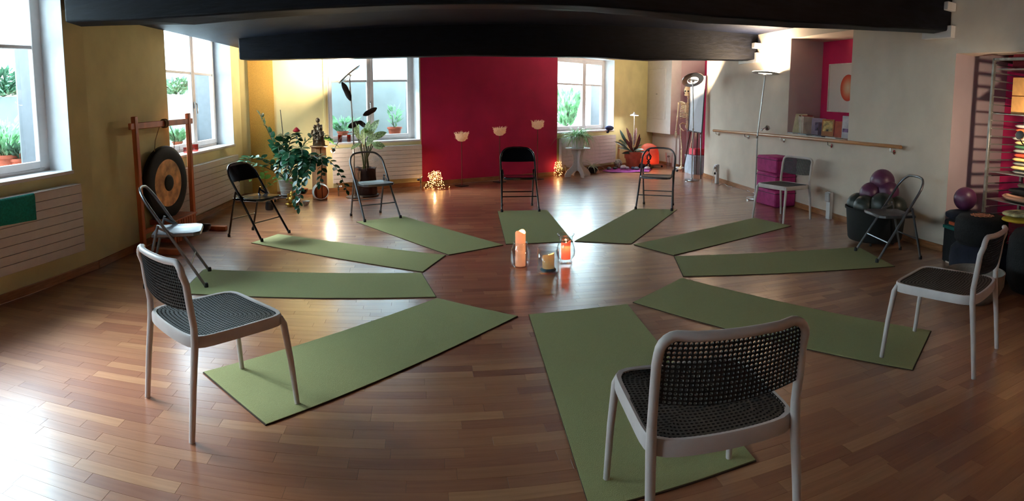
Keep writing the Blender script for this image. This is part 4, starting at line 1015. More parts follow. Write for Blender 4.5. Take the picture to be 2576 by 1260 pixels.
ZS = [  # via px, end px, depth factors, leaf count, size, droop
 ((700, 395), (655, 292), .97, .97, 20, 1.1, 0), ((668, 392), (592, 432), .93, .86, 30, 1.0, .1), ((660, 412), (608, 442), .95, .92, 14, .95, .1),
 ((712, 372), (716, 343), .97, .92, 22, 1.0, 0), ((726, 352), (752, 355), .94, .9, 20, .95, .1), ((762, 352), (828, 352), 1.0, 1.02, 16, .9, 0),
 ((790, 372), (872, 478), 1.0, .93, 22, .85, .2), ((800, 372), (804, 462), .97, .90, 26, .9, .3), ((762, 362), (752, 522), .93, .86, 34, .85, .5),
 ((752, 372), (742, 505), .92, .86, 32, .85, .5), ((735, 372), (720, 436), .92, .86, 30, 1.0, .4), ((778, 372), (772, 448), .92, .86, 34, 1.05, .4),
 ((716, 382), (700, 430), .92, .88, 26, 1.0, .3), ((750, 365), (760, 418), .90, .84, 30, 1.05, .3), ((700, 365), (705, 402), .95, .9, 18, 1.0, .2)]
for i, (via, end, k1, k2, n, s, dr) in enumerate(ZS):
    e = near(*end, k2); v_ = near(*via, k1); pts = bez(base+Vector((R_.uniform(-.05, .05), R_.uniform(-.05, .05), 0)), v_+(v_-base)*.45+Vector((0, 0, 0.06)), e, 10)
    pinnate(T, org, pts, zleaf, n, s*.75, s*1.05, 0.008, .22, i, droop=dr)
dolly(zp, 0.20, 'grey wheeled plant board under the white ribbed pot', 0.2, M('grey_board', (108, 92, 90), 0.6))
# vine in a glass bottle and a small pot
vb = F(668, 500)*0.96; t = thing('bottle_vine', 'glass bottle with a yellow-green vine on the floor by the golden strip', 'plant', (vb.x, vb.y, 0))
MB().lathe([(0.001, 0), (0.06, 0), (0.064, 0.04), (0.064, 0.15), (0.03, 0.21), (0.025, 0.26), (0.028, 0.27), (0.022, 0.27), (0.021, 0.25), (0.058, 0.14), (0.058, 0.01), (0.001, 0.008)], n=20).build('bottle', clear_glass, t, auto=1.2)
vleaf = leaf_mesh('leaf', 0.11, 0.085, leaflight); org = Vector((vb.x, vb.y, 0))
for i, (via, end, n) in enumerate((((668, 440), (660, 420), 5), ((690, 425), (742, 470), 8), ((650, 430), (632, 452), 6), ((672, 470), (700, 452), 4))):
    e = AT(*end, vb*0.97); v_ = AT(*via, vb); pinnate(t, org, bez(org+Vector((0, 0, .22)), v_, e, 8), vleaf, n, .6, 1.0, 0.004, .3, 40+i, mat=leaflight)
gj = F(678, 527); o = MB().lathe([(0.001, 0), (0.055, 0), (0.06, 0.03), (0.05, 0.10), (0.052, 0.11), (0.046, 0.11), (0.001, 0.02)], (gj.x, gj.y, 0.0), 20).build('small_vase', M('dark_glass', (40, 44, 46), 0.1), auto=1.2); tag(o, 'small dark vase on the floor behind the black chair seat', 'vase')
# thin black stick, red and green cone spinners
def cone(p, u, v, col, lab, zb=0.30, r=0.055):
    c = AT(u, v, p); t = thing('garden_spike', lab, 'ornament', (c.x, c.y, zb))
    MB().tube([(0.02, 0, 0), (0.005, 0, (c.z-zb)*.5), (0, 0, c.z-zb)], 0.0022, 6).build('wire', steel, t)
    MB().lathe([(0.001, 0.05), (r*.4, 0.036), (r*.85, 0.008), (r, -0.004), (r*.9, -0.016), (r*.4, -0.026), (0.001, -0.028)], (0, 0, c.z-zb), 18).build('cone_cap', col, t)
cone(zp*0.97, 746, 328, M('red_cap', (176, 12, 34), 0.5), 'small red cone cap on a wire above the big green plant')
st = F(700, 497); o = MB().tube([AT(705, 276, zp), AT(711, 330, zp), AT(716, 445, zp)], 0.006, 6).build('plant_stick', blackplastic); tag(o, 'thin dark stick standing upright in the white ribbed pot', 'stick')
# log pedestal with sculpture
pc = F(806, 489)*0.95; t = thing('log_pedestal', 'tall pedestal of pale split logs with a slab on top', 'pedestal', (pc.x, pc.y, 0)); zt = AT(800, 366, pc).z-0.02
for i, (x, y, w_) in enumerate(((-0.078, 0, 0.075), (-0.004, -0.035, 0.075), (0.070, 0.0, 0.075), (-0.04, 0.05, 0.075), (0.04, 0.055, 0.075))):
    MB().box((x, y, zt/2), (w_, 0.06, zt), (0, 0, 0.2*i), ch=0.008).build('log', wood_pale, t)
MB().lathe([(0.001, 0), (0.13, 0), (0.14, 0.008), (0.135, 0.02), (0.001, 0.022)], (0, 0, zt), 14).build('slab', wood_pale, t)
s = thing('sculpture', 'bronze sculpture of an embracing family group on the log pedestal', 'sculpture', (pc.x, pc.y, zt+0.023)); K = 1.0
def fig(mb, x, y, h, lean=0.0, w=.05):
    mb.tube([(x, y, 0.0), (x+lean*.3, y, h*.3), (x+lean*.7, y, h*.6), (x+lean, y, h*.82)], [w*1.1, w*.95, w*.85, w*.35], 10); mb.ball((x+lean*1.15, y, h*.93), (h*.085, h*.085, h*.10), 10, 8)
    mb.tube([(x+lean*.9-w*.8, y, h*.75), (x+lean-w*1.1, y-.03, h*.55), (x+lean, y-.055, h*.48)], [.018, .015, .010], 8); mb.tube([(x+lean*.9+w*.8, y, h*.75), (x+lean+w*1.1, y-.03, h*.55), (x+lean*.5, y-.055, h*.5)], [.018, .015, .010], 8)
for nm, ar in (('tall_figure', (0.02, 0.03, .40, -.03, .055)), ('second_figure', (-0.045, 0.0, .30, -.01, .045)), ('third_figure', (0.055, -0.01, .27, -.02, .045)), ('child_figure', (0.0, -0.05, .17, 0.01, .035))):
    mb = MB(); fig(mb, *ar); mb.build(nm, bronze, s, auto=2)
MB().lathe([(0.001, 0), (0.085, 0), (0.09, 0.01), (0.07, 0.03), (0.05, 0.06), (0.001, 0.08)], n=20).build('plinth', bronze, s)
# light green leaves behind the sculpture
lp = thing('trailing_plant', 'bright green trailing sprig behind the bronze sculpture', 'plant', (pc.x+.02, pc.y+0.12, zt+0.03)); org = Vector((pc.x+.02, pc.y+0.12, zt+0.03))
MB().lathe([(0.001, 0), (0.035, 0), (0.04, 0.05), (0.001, 0.05)], n=12).build('pot', terracotta, lp)
for i, (end, n) in enumerate((((845, 365), 9), ((838, 352), 8), ((772, 362), 7), ((785, 350), 6))): pinnate(lp, org, bez(org+Vector((0, 0, .05)), org+Vector((0, 0, .12)), AT(*end, pc*1.01), 6), vleaf, n, .6, .9, 0.003, .3, 60+i, mat=leaflight)
# round half-shell lamp with copper inside
oc = F(807, 503); t = thing('shell_lamp', 'round white shell with open front and copper-coloured inside, on the floor', 'ornament', (oc.x, oc.y, 0.0), math.atan2(-oc.y, -oc.x)+PI/2+0.15)
def shell(R, th, c, mat_, nm, cut=0.62):
    mb = MB(); prof = []
    a0 = math.asin(cut); 
    for i in range(15): a = a0+(PI-a0)*i/14; prof.append((max(0.0005, R*math.sin(a)), -R*math.cos(a)*-1))
    mb.lathe([(r, z) for r, z in prof], (0, 0, c), 32, rot=(PI/2, 0, 0), cap=False); return mb.build(nm, mat_, t, auto=3)
shell(0.128, 0, 0.128, ceramic, 'shell', 0.84); shell(0.120, 0, 0.128, copperglow, 'copper_lining', 0.86)
MB().lathe([(0.1025, -0.001), (0.1075, 0.003), (0.1065, -0.006)], (0, -0.068, 0.128), 32, rot=(PI/2, 0, 0), closed=True).build('rim', ceramic, t)
def bowl(u, v, r, h, z, mo, mi, lab):
    p = F(u, v, z); t = thing('bowl', lab, 'bowl', (p.x, p.y, z)); MB().lathe([(0.001, 0), (r*.5, 0), (r*.85, h*.5), (r, h), (r*.96, h)], n=24, cap=False).build('outer', mo, t, auto=1.2); MB().lathe([(r*.965, h), (r*.8, h*.5), (r*.45, 0.012), (0.001, 0.01)], n=24, cap=False).build('inside', mi, t, auto=1.2); return t
sbm = bpy.data.materials.new('black_white_stripes'); sbm.use_nodes = True; n_ = sbm.node_tree; wv = n_.nodes.new('ShaderNodeTexGradient'); wv.gradient_type = 'RADIAL'; tcx = n_.nodes.new('ShaderNodeTexCoord')
mth = n_.nodes.new('ShaderNodeMath'); mth.operation = 'MULTIPLY'; mth.inputs[1].default_value = 18; fr_ = n_.nodes.new('ShaderNodeMath'); fr_.operation = 'FRACT'; gt = n_.nodes.new('ShaderNodeMath'); gt.operation = 'GREATER_THAN'; gt.inputs[1].default_value = .5
n_.links.new(tcx.outputs['Object'], wv.inputs[0]); n_.links.new(wv.outputs['Fac'], mth.inputs[0]); n_.links.new(mth.outputs[0], fr_.inputs[0]); n_.links.new(fr_.outputs[0], gt.inputs[0]); n_.links.new(gt.outputs[0], n_.nodes['Principled BSDF'].inputs['Base Color'])
bowl(770, 516, 0.055, 0.06, 0.0, sbm, ceramic, 'small black and white striped bowl on the floor before the big plant')
bowl(762, 487, 0.085, 0.075, 0.075, blackmetal, copperglow, 'black bowl with orange inside, behind the hanging plant stems')
# golden figurine
gp = F(735, 519); t = thing('golden_figurine', 'small golden elephant-headed figurine on the floor under the plant', 'figurine', (gp.x, gp.y, 0), 0.3)
mb = MB(); mb.lathe([(0.001, 0), (0.075, 0), (0.075, 0.02), (0.06, 0.03)], n=16); mb.build('plinth', gold, t)
mb = MB(); mb.ball((0, 0, 0.085), (0.062, 0.05, 0.062), 14, 10); mb.ball((0, -0.01, 0.155), (0.036, 0.036, 0.036), 12, 8); mb.ball((-0.045, 0, 0.158), (0.022, 0.006, 0.03), 8, 6); mb.ball((0.045, 0, 0.158), (0.022, 0.006, 0.03), 8, 6)
mb.tube([(0, -0.04, 0.15), (0.005, -0.055, 0.12), (0.02, -0.055, 0.09), (0.03, -0.05, 0.10)], [.014, .012, .009, .006], 8)
for s_ in (-1, 1): mb.tube([(s_*.045, -0.01, 0.12), (s_*.075, -0.03, 0.10), (s_*.06, -0.05, 0.13)], [.015, .012, .009], 8); mb.tube([(s_*.03, -0.02, 0.05), (s_*.08, -0.05, 0.04), (s_*.0, -0.07, 0.035)], [.024, .02, .014], 8)
mb.lathe([(0.03, 0.18), (0.022, 0.20), (0.01, 0.215), (0.001, 0.225)], n=12); mb.build('body', gold, t, auto=2)

# ------------------------------------------------------------------ big leafy plant in a cloth-wrapped pot by the window
bp = F(921, 487)*0.975; org = Vector((bp.x, bp.y, 0)); T = thing('window_plant', 'tall white and green leaved plant in a pot wrapped in dark brown cloth', 'plant', (bp.x, bp.y, 0.035))
brown = M('brown_cloth', (52, 32, 28), 0.95, var=0.3, scale=6, bump=0.5, bscale=25)
mb = MB(); n = 40; vs = []; prof = [(0.165, 0.0), (0.17, 0.03), (0.168, 0.14), (0.16, 0.26), (0.155, 0.36), (0.165, 0.40), (0.15, 0.405), (0.13, 0.37), (0.001, 0.365)]
for i, (r, z) in enumerate(prof):
    for k in range(n): a = 2*PI*k/n; q = r*(1+0.035*math.sin(7*a+i)*(1 if i < 7 else 0)); vs.append((q*math.cos(a), q*math.sin(a), z+0.008*math.sin(5*a)*(i > 3)))
mb.add(vs, [(i*n+k, i*n+(k+1) % n, (i+1)*n+(k+1) % n, (i+1)*n+k) for i in range(len(prof)-1) for k in range(n)]); mb.build('cloth_wrap', brown, T, auto=3)
MB().lathe([(0.001, -0.033), (0.19, -0.033), (0.20, -0.015), (0.19, -0.004), (0.001, -0.004)], n=28).build('saucer', M('saucer_dark', (40, 34, 32), 0.5), T)
mb = MB()
for k in range(5): a = -2.15+0.09*k; mb.tube([(0.168*math.cos(a), 0.168*math.sin(a), 0.37), (0.178*math.cos(a+.03*math.sin(k)), 0.178*math.sin(a), 0.31), (0.176*math.cos(a), 0.176*math.sin(a), 0.25), (0.178*math.cos(-1.95), 0.178*math.sin(-1.95), 0.20)], 0.003, 5)
mb.build('tassel_cord', M('cream_cord', (206, 176, 146), 0.8), T)
bigleaf = leaf_mesh('leaf', 0.34, 0.135, leafvar, .3, .15, 7); O2 = Vector((bp.x, bp.y, 0.035))
for i, (u, v, k, du, dv, L) in enumerate(((905, 352, 1.0, -14, -38, 1), (918, 350, .99, 8, -48, 1.05), (925, 345, .98, 20, -36, 1.1), (930, 352, .99, 34, -18, 1.0), (908, 360, .98, -20, 10, .7), (935, 360, .98, 22, 4, .8), (915, 365, .96, -4, -30, .9), (922, 368, .97, 14, -22, .9), (900, 345, 1.02, -4, -44, .9), (938, 366, .99, 30, 8, .6))):
    top = AT(u, v, bp*k); tip_ = AT(u+du, v+dv, bp*k*.99); b0 = O2+Vector((R_.uniform(-.06, .06), R_.uniform(-.06, .06), .37))
    st_ = MB().tube([p_-O2 for p_ in bez(b0, b0.lerp(top, .6), top, 6)], 0.009, 6).build('stem', stemgreen, T)
    inst('leaf', bigleaf, st_, aim(top-O2, tip_-top, (-.3, -1, .4), R_.uniform(-.4, .4), L*.85))
# white plume and dry twig in the pot
mb = MB(); rg = random.Random(9); pc_ = AT(945, 408, bp*.97)
for i in range(90):
    a = rg.uniform(0, 2*PI); p0 = pc_+Vector((rg.uniform(-.05, .05), rg.uniform(-.03, .03), rg.uniform(-.06, .06))); d = Vector((math.cos(a), rg.uniform(-.3, .3), math.sin(a)))*rg.uniform(.03, .07); mb.tube([p0, p0+d*.6+Vector((0, 0, .01)), p0+d], [.003, .002, .0008], 4)
o = mb.build('feather_plume', M('plume_white', (214, 204, 196), 0.9, trans=0.2), smooth=False); tag(o, 'fluffy white plume leaning out of the brown cloth pot', 'ornament')
# metal leaf mobile on wires
ml = thing('metal_leaf_ornament', 'ornament of four dark metal leaves on thin wires above the window plant', 'ornament', (bp.x, bp.y, 0.42)); OM = Vector((bp.x, bp.y, 0.42)); dk = M('dark_patina', (44, 28, 24), 0.5, 0.3, var=0.2)
def mleaf(pa, pb, w_, k):
    a = AT(*pa, bp*k); b = AT(*pb, bp*k); d = (b-a); L = d.length; d.normalize(); vw = a.normalized(); s_ = d.cross(vw).normalized(); nn = 9; vs = []
    for i in range(nn+1):
        q = i/nn; ww = w_*math.sin(PI*(q*.94+.03))**.7*(1+.12*math.sin(q*9)); c_ = a+d*L*q-OM+vw*0.02*math.sin(PI*q)
        vs += [c_-s_*ww, c_+vw*0.012, c_+s_*ww*.7]
    mb = MB().add(vs, [f for i in range(nn) for f in ((i*3, i*3+1, i*3+4, i*3+3), (i*3+1, i*3+2, i*3+5, i*3+4))])
    o = mb.build('metal_leaf', dk, ml, auto=3); so = o.modifiers.new('s', 'SOLIDIFY'); so.thickness = .003
    MB().tube([x-OM for x in bez(OM+Vector((0, 0, .02)), AT((pa[0]+915)/2, (pa[1]+400)/2, bp*k), (a if k < 1.03 else b), 6)], 0.002, 5).build('wire', steel, ml)
mleaf((882, 254), (860, 207), 0.055, .98); mleaf((913, 290), (948, 271), 0.05, .97); mleaf((876, 320), (902, 306), 0.055, .99); mleaf((920, 320), (900, 305), 0.045, .99)
cone(bp*.97, 917, 330, M('green_cap', (128, 168, 84), 0.5), 'small light green cone cap on a wire before the left back window', 0.42, 0.062)

# ================================================================== BACK RIGHT CORNER
def blade(name, L, W, mat, seg=6, arch=0.9):
    mb = MB(); vs = []; 
    for i in range(seg+1):
        k = i/seg; a = arch*k; x = L*(math.sin(a+0.0)/max(arch, .01)); w_ = W*(1-k**2.2)/2+.0006; y = L*k*math.cos(a*.75); z = -L*.55*k*k*arch
        vs += [(-w_, y, z), (0, y, z-w_*.3), (w_, y, z)]
    return mb.add(vs, [f for i in range(seg) for f in ((i*3, i*3+1, i*3+4, i*3+3), (i*3+1, i*3+2, i*3+5, i*3+4))]).mesh(name, mat, True)
ps = F(1453, 444); T = thing('plant_stand', 'white cut-out wooden plant stand with curved feet beside the magenta wall', 'stand', (ps.x, ps.y, 0), 0.35); HS = AT(1453, 371, ps).z
prof = [(0.27, 0), (0.27, 0.05), (0.22, 0.13), (0.12, 0.20), (0.085, 0.28), (0.10, HS-0.16), (0.13, HS-0.08), (0.14, HS-0.02)]
inn = [(0.15, 0.0), (0.13, 0.05), (0.07, 0.10), (0.0, 0.115)]
pts = [(x, z) for x, z in prof]+[(-x, z) for x, z in prof[::-1]]+[(-x, z) for x, z in inn[:-1]]+[(0, 0.115)]+[(x, z) for x, z in inn[:-1][::-1]]
for r in (0, PI/2):
    m4 = Matrix.Rotation(r, 4, 'Z') @ Matrix.Translation((0, 0.009, 0)) @ Matrix.Rotation(PI/2, 4, 'X'); mb = MB(); mb.plate(pts, 0.018, m4)
    o = mb.build('support_panel', white_paint, T, smooth=False)
MB().lathe([(0.001, 0), (0.24, 0), (0.245, 0.006), (0.24, 0.014), (0.001, 0.016)], (0, 0, HS-0.02), 32).build('top', white_paint, T)
sp = thing('spider_plant', 'bushy green spider plant in a white pot on the white stand', 'plant', (ps.x, ps.y, HS-0.003))
MB().lathe([(0.001, 0), (0.115, 0), (0.15, 0.20), (0.158, 0.22), (0.145, 0.22), (0.135, 0.19), (0.001, 0.19)], n=26).build('pot', ceramic, sp, auto=1.2)
bl = [blade('leaf', L, 0.020, leafspider, 7, a) for L, a in ((.42, 1.5), (.48, 1.2), (.38, .9), (.52, 1.7))]; rg = random.Random(4)
for i in range(150):
    a = rg.uniform(0, 2*PI); e = rg.uniform(.25, 1.25); d = Vector((math.cos(a)*math.cos(e), math.sin(a)*math.cos(e), math.sin(e)))
    inst('leaf', rg.choice(bl), sp, aim(Vector((rg.uniform(-.06, .06), rg.uniform(-.06, .06), .19)), d, (0, 0, 1), rg.uniform(-.5, .5), rg.uniform(.7, 1.1)))
ap = F(1476, 436); t = thing('small_aloe', 'small pale spiky plant in a dark bowl under the white plant stand', 'plant', (ap.x+.12, ap.y+.05, 0))
MB().lathe([(0.001, 0), (0.07, 0), (0.11, 0.07), (0.115, 0.12), (0.10, 0.12), (0.001, 0.09)], n=20).build('pot', blackplastic, t, auto=1.2); b2 = blade('leaf', .36, 0.03, M('leaf_pale', (190, 200, 170), .6, trans=.2), 7, 1.1)
for i in range(14): a = i*2.4; e = rg.uniform(.3, 1.2); inst('leaf', b2, t, aim(Vector((0, 0, .11)), (math.cos(a)*math.cos(e), math.sin(a)*math.cos(e), math.sin(e)), (0, 0, 1), 0, rg.uniform(.6, 1.05)))
valve(F(1424, 441), 'small radiator valve behind the white plant stand')

# terracotta pot plant with a little grow lamp
tp = F(1592, 419)*0.972; T = thing('potted_calathea', 'terracotta pot with long dark maroon and green leaves, before the yellow wall', 'plant', (tp.x, tp.y, 0)); hp = AT(1592, 381, tp).z
MB().lathe([(0.001, 0), (0.125, 0), (0.165, hp*.62), (0.185, hp*.62), (0.19, hp), (0.172, hp), (0.155, hp*.9), (0.001, hp*.9)], n=32).build('pot', terracotta, T, auto=1.0)
MB().lathe([(0.001, hp*.91), (0.157, hp*.91)], n=20).build('soil', soil, T)
l1 = leaf_mesh('leaf', .46, .075, leafmaroon, .4, .12, 7); l2 = leaf_mesh('leaf', .40, .07, M('leaf_deep', (36, 52, 40), .4, var=.4, scale=40), .4, .3, 7); org = Vector((tp.x, tp.y, 0))
for i, (u, v, dp, wl) in enumerate(((1556, 323, 0, 1), (1578, 322, 0, 0), (1603, 322, .1, 0), (1546, 347, -.2, 1), (1619, 345, 0, 1), (1554, 361, -.3, 1), (1617, 355, .1, 1), (1565, 377, -.4, 1), (1616, 377, -.2, 1), (1590, 335, .2, 0), (1570, 350, -.3, 0), (1608, 340, -.1, 0), (1600, 362, -.5, 1), (1582, 368, -.5, 1), (1560, 340, .3, 1), (1612, 365, .3, 1))):
    e = AT(u, v, tp)+Vector((0, dp, 0))-org; b0 = Vector((R_.uniform(-.05, .05), R_.uniform(-.05, .05), hp*.9)); d = (e-b0); L = d.length; m = b0+d*max(0.05, 1-.42/L)
    s_ = MB().tube(bez(b0, b0.lerp(m, .5)+Vector((0, 0, .03)), m, 5), 0.006, 5).build('stem', stemgreen, T); inst('leaf', (l2 if wl else l1), s_, aim(m, d, (0, -1, .5), R_.uniform(-.6, .6), min(1, L/.44)*.95))
gl = AT(1590, 289, tp); t = thing('grow_lamp', 'small white mushroom-shaped grow lamp on a thin stick above the terracotta pot', 'lamp', (tp.x+0.01, tp.y, hp*.91)); z = gl.z-hp*.91
MB().tube([(0, 0, 0), (0, 0, z)], 0.004, 6).build('rod', white_paint, t); MB().lathe([(0.001, 0.065), (0.014, 0.06), (0.022, 0.03), (0.09, 0.002), (0.092, -0.008)], (0, 0, z), 24).build('cap', white_paint, t, auto=1)
MB().lathe([(0.001, -0.006), (0.088, -0.008), (0.088, -0.012), (0.001, -0.014)], (0, 0, z), 24).build('light_disc', emis('grow_led', (255, 246, 236), 16), t); light('AREA', gl+Vector((0, 0, -.03)), 1.2, (1, .93, .85), .16, gl+Vector((0, 0, -1)), 'grow_light')
# purple cloth with stones, speckled ball
q = [F(*p) for p in ((1516, 432), (1530, 424), (1600, 424), (1640, 425), (1632, 433), (1545, 435))]; c = sum(q, Vector())/6
mb = MB(); pts = []; n = 36
for ring, sc_ in ((0, 1.0), (1, .93), (2, .6), (3, .2)):
    for k in range(n):
        f = k/n*6; a, b = q[int(f)], q[(int(f)+1) % 6]; p = a.lerp(b, f-int(f)); p = c+(p-c)*sc_*(1+.03*math.sin(k*1.9)); pts.append((p.x, p.y, 0.004+(0.007+.006*math.sin(k*1.3) if ring == 0 else .010+.004*math.sin(k+ring))))
mb.v = pts; mb.f = [(i*n+k, i*n+(k+1) % n, (i+1)*n+(k+1) % n, (i+1)*n+k) for i in range(3) for k in range(n)]+[tuple(3*n+k for k in range(n))]
o = mb.build('cloth', M('purple_cloth', (150, 50, 128), .85, var=.15, bump=.4), auto=3); tag(o, 'purple cloth spread on the floor under the stones', 'cloth')
stm = [M('stone_grey', (112, 118, 126), .6, var=.3, scale=14, bump=.4), M('stone_white', (206, 200, 204), .5, var=.2, scale=10, bump=.3), M('stone_dark', (40, 42, 52), .5, var=.3, bump=.4), M('stone_blue', (86, 100, 130), .5, var=.3, bump=.4)]
for i, (u, v, r, k, w_) in enumerate(((1532, 428, .062, 0, 'oval grey stone at the left end of the purple cloth'), (1547, 427, .055, 2, 'dark stone, second from the left on the purple cloth'), (1568, 426, .085, 1, 'largest white stone left of the terracotta pot foot'), (1578, 427, .06, 1, 'white stone just before the terracotta pot'), (1592, 427, .06, 3, 'bluish stone in the middle of the purple cloth'), (1601, 428, .065, 0, 'grey stone right of the bluish one on the cloth'), (1613, 424, .10, 2, 'big dark slab-like stone leaning by the terracotta pot'), (1628, 428, .07, 1, 'white pointed stone at the right end of the cloth'))):
    p = F(u, v); rg = random.Random(i+30); mb = MB().ball((0, 0, 0), (r, r*.7, r*.55), 12, 8, rot=(rg.uniform(-.1, .1), 0, rg.uniform(0, 3)), jit=.09, rng=rg); mb.v = [(x+p.x, y+p.y, max(z, -r*.42)+r*.42+0.012) for x, y, z in [tuple(v_) for v_ in mb.v]]
    tag(mb.build('stone', stm[k], auto=.9), w_, 'stone', 'stones on the purple cloth')
p = F(1557, 421); spk = M('speckled', (206, 190, 190), .35, var=.9, scale=34); o = MB().ball((p.x-.02, p.y, .095), (.095, .095, .09), 20, 12).build('speckled_ball', spk, auto=3); tag(o, 'pinkish speckled stone ball left of the terracotta pot', 'ornament')
p = F(1533, 420); t = thing('dry_plant', 'small dry plant tuft against the wall under the radiator end', 'plant', (p.x, p.y+.08, 0)); MB().lathe([(0.001, 0), (.04, 0), (.045, .05), (.001, .05)], n=10).build('pot', soil, t)
for i in range(12): a = i*2.4; inst('leaf', b2, t, aim(Vector((0, 0, .05)), (math.cos(a)*.7, math.sin(a)*.7, 1), (0, 0, 1), 0, .32))
# navy cloth on the sill end
c = WP(1533, 337, P3, P4, -0.04); mb = MB().ball((0, 0, 0), (.13, .06, .05), 18, 10, rot=(0, 0.06, .75), jit=.06, rng=random.Random(3)); mb.ball((-.04, 0, -.05), (.045, .025, .06), 10, 8, jit=.1, rng=random.Random(2)); mb.v = [Vector(v)+Vector((c.x, c.y, h4[2]+0.062)) for v in mb.v]
o = mb.build('navy_cloth', M('navy_cloth', (34, 42, 78), .9, var=.3, bump=.5), auto=3); tag(o, 'crumpled navy cloth lying on the right end of the back sill', 'cloth')
# black figurine in front of the salt lamp
fp = F(1630, 424); t = thing('dancer_figurine', 'black open-work dancer figurine silhouetted against the glowing salt lamp', 'figurine', (fp.x-.02, fp.y-.12, 0.0), .3); mb = MB()
H0 = .05; mb.box((0, 0, .01), (.14, .07, .02)); 
mb.tube([(0, 0, .02), (.05, 0, .08), (-.02, 0, .16), (.05, 0, .23), (0.02, 0, .31), (.01, 0, .37)], [.020, .022, .020, .018, .013, .010], 8); mb.ball((.0, 0, .405), (.026, .02, .032), 10, 8)
mb.tube([(0, 0, .02), (-.05, 0, .08), (.03, 0, .16), (-.04, 0, .23), (-.005, 0, .31)], [.016, .018, .016, .014, .010], 8); mb.tube([(.02, 0, .33), (.07, 0, .27), (.04, 0, .20)], [.011, .010, .008], 8); mb.tube([(0, 0, .33), (-.06, 0, .28), (-.02, 0, .22)], [.011, .010, .008], 8)
mb.build('body', blackmetal, t, auto=2)
# tall glass with a dry flower
gf = F(1683, 425); t = thing('flower_glass', 'tall clear glass cylinder with one dried flower beside the white post', 'vase', (gf.x, gf.y, 0)); MB().lathe([(0.001, 0), (.055, 0), (.085, .36), (.082, .36), (.052, .012), (.001, .01)], n=24).build('glass', clear_glass, t, auto=1)
MB().tube([(0, 0, .01), (.01, 0, .15), (-.01, 0, .26)], .004, 5).build('stem', soil, t); MB().ball((-.02, 0, .275), (.035, .03, .022), 10, 6, jit=.2, rng=random.Random(1)).build('flower', M('dried_flower', (92, 60, 52), .8), t)

# ------------------------------------------------------------------ skeleton on its rolling stand
sk = F(1724, 432); K = 1.0; T = thing('skeleton_model', 'life-size anatomical skeleton model hanging on a rolling stand in the alcove', 'skeleton', (sk.x, sk.y, 0), -0.5)
mb = MB(); 
for i in range(5): a = 2*PI*i/5+.3; mb.tube([(0, 0.10, .07), (.26*math.cos(a), .10+.26*math.sin(a), .06)], .016, 8)
mb.build('stand_base', M('stand_white', (186, 184, 182), .4), T)
for i in range(5): a = 2*PI*i/5+.3; MB().lathe([(.028, -.011), (.03, 0), (.028, .011)], (.26*math.cos(a), .10+.26*math.sin(a), .03), 12, rot=(PI/2, 0, a)).build('caster', blackplastic, T)
MB().tube([(0, .10, .05), (0, .10, 1.80), (0, .0, 1.84)], .012, 8).build('stand_pole', steel, T)
mb = MB(); mb.ball((0, 0, 1.70), (.075, .092, .085), 18, 12); mb.ball((0, -.045, 1.655), (.052, .05, .055), 12, 8); mb.box((0, -.055, 1.60), (.085, .06, .03), ch=.01); mb.tube([(-.055, .0, 1.62), (-.045, -.05, 1.595), (0, -.08, 1.585), (.045, -.05, 1.595), (.055, .0, 1.62)], .011, 8); s_ = mb.build('skull', bone, T, auto=2)
for x in (-.03, .03): MB().ball((x, -.088, 1.675), (.019, .012, .017), 10, 6).build('eye_socket', blackplastic, s_)
mb = MB()
for i in range(24): z = .98+.60*i/23; mb.ball((0, .045-.03*math.sin(i/23*PI*1.6), z), (.026-.006*i/23, .024, .0125), 10, 6)
mb.build('spine', bone, T, auto=2)
for i in range(10):
    z = 1.42-.032*i; rx = .085+.055*math.sin((i+1.5)/11*PI*.75); ry = .10; 
    for s in (-1, 1): MB().tube([(s*rx*math.sin(a), .04-ry*.9+ry*math.cos(a)*.9, z-.055*(a/PI)) for a in [PI*j/8 for j in range(9)]][0:(9 if i < 8 else 6)], .0062, 6).build('rib', bone, T)
MB().box((0, -.145, 1.31), (.035, .012, .17), ch=.005).build('sternum', bone, T)
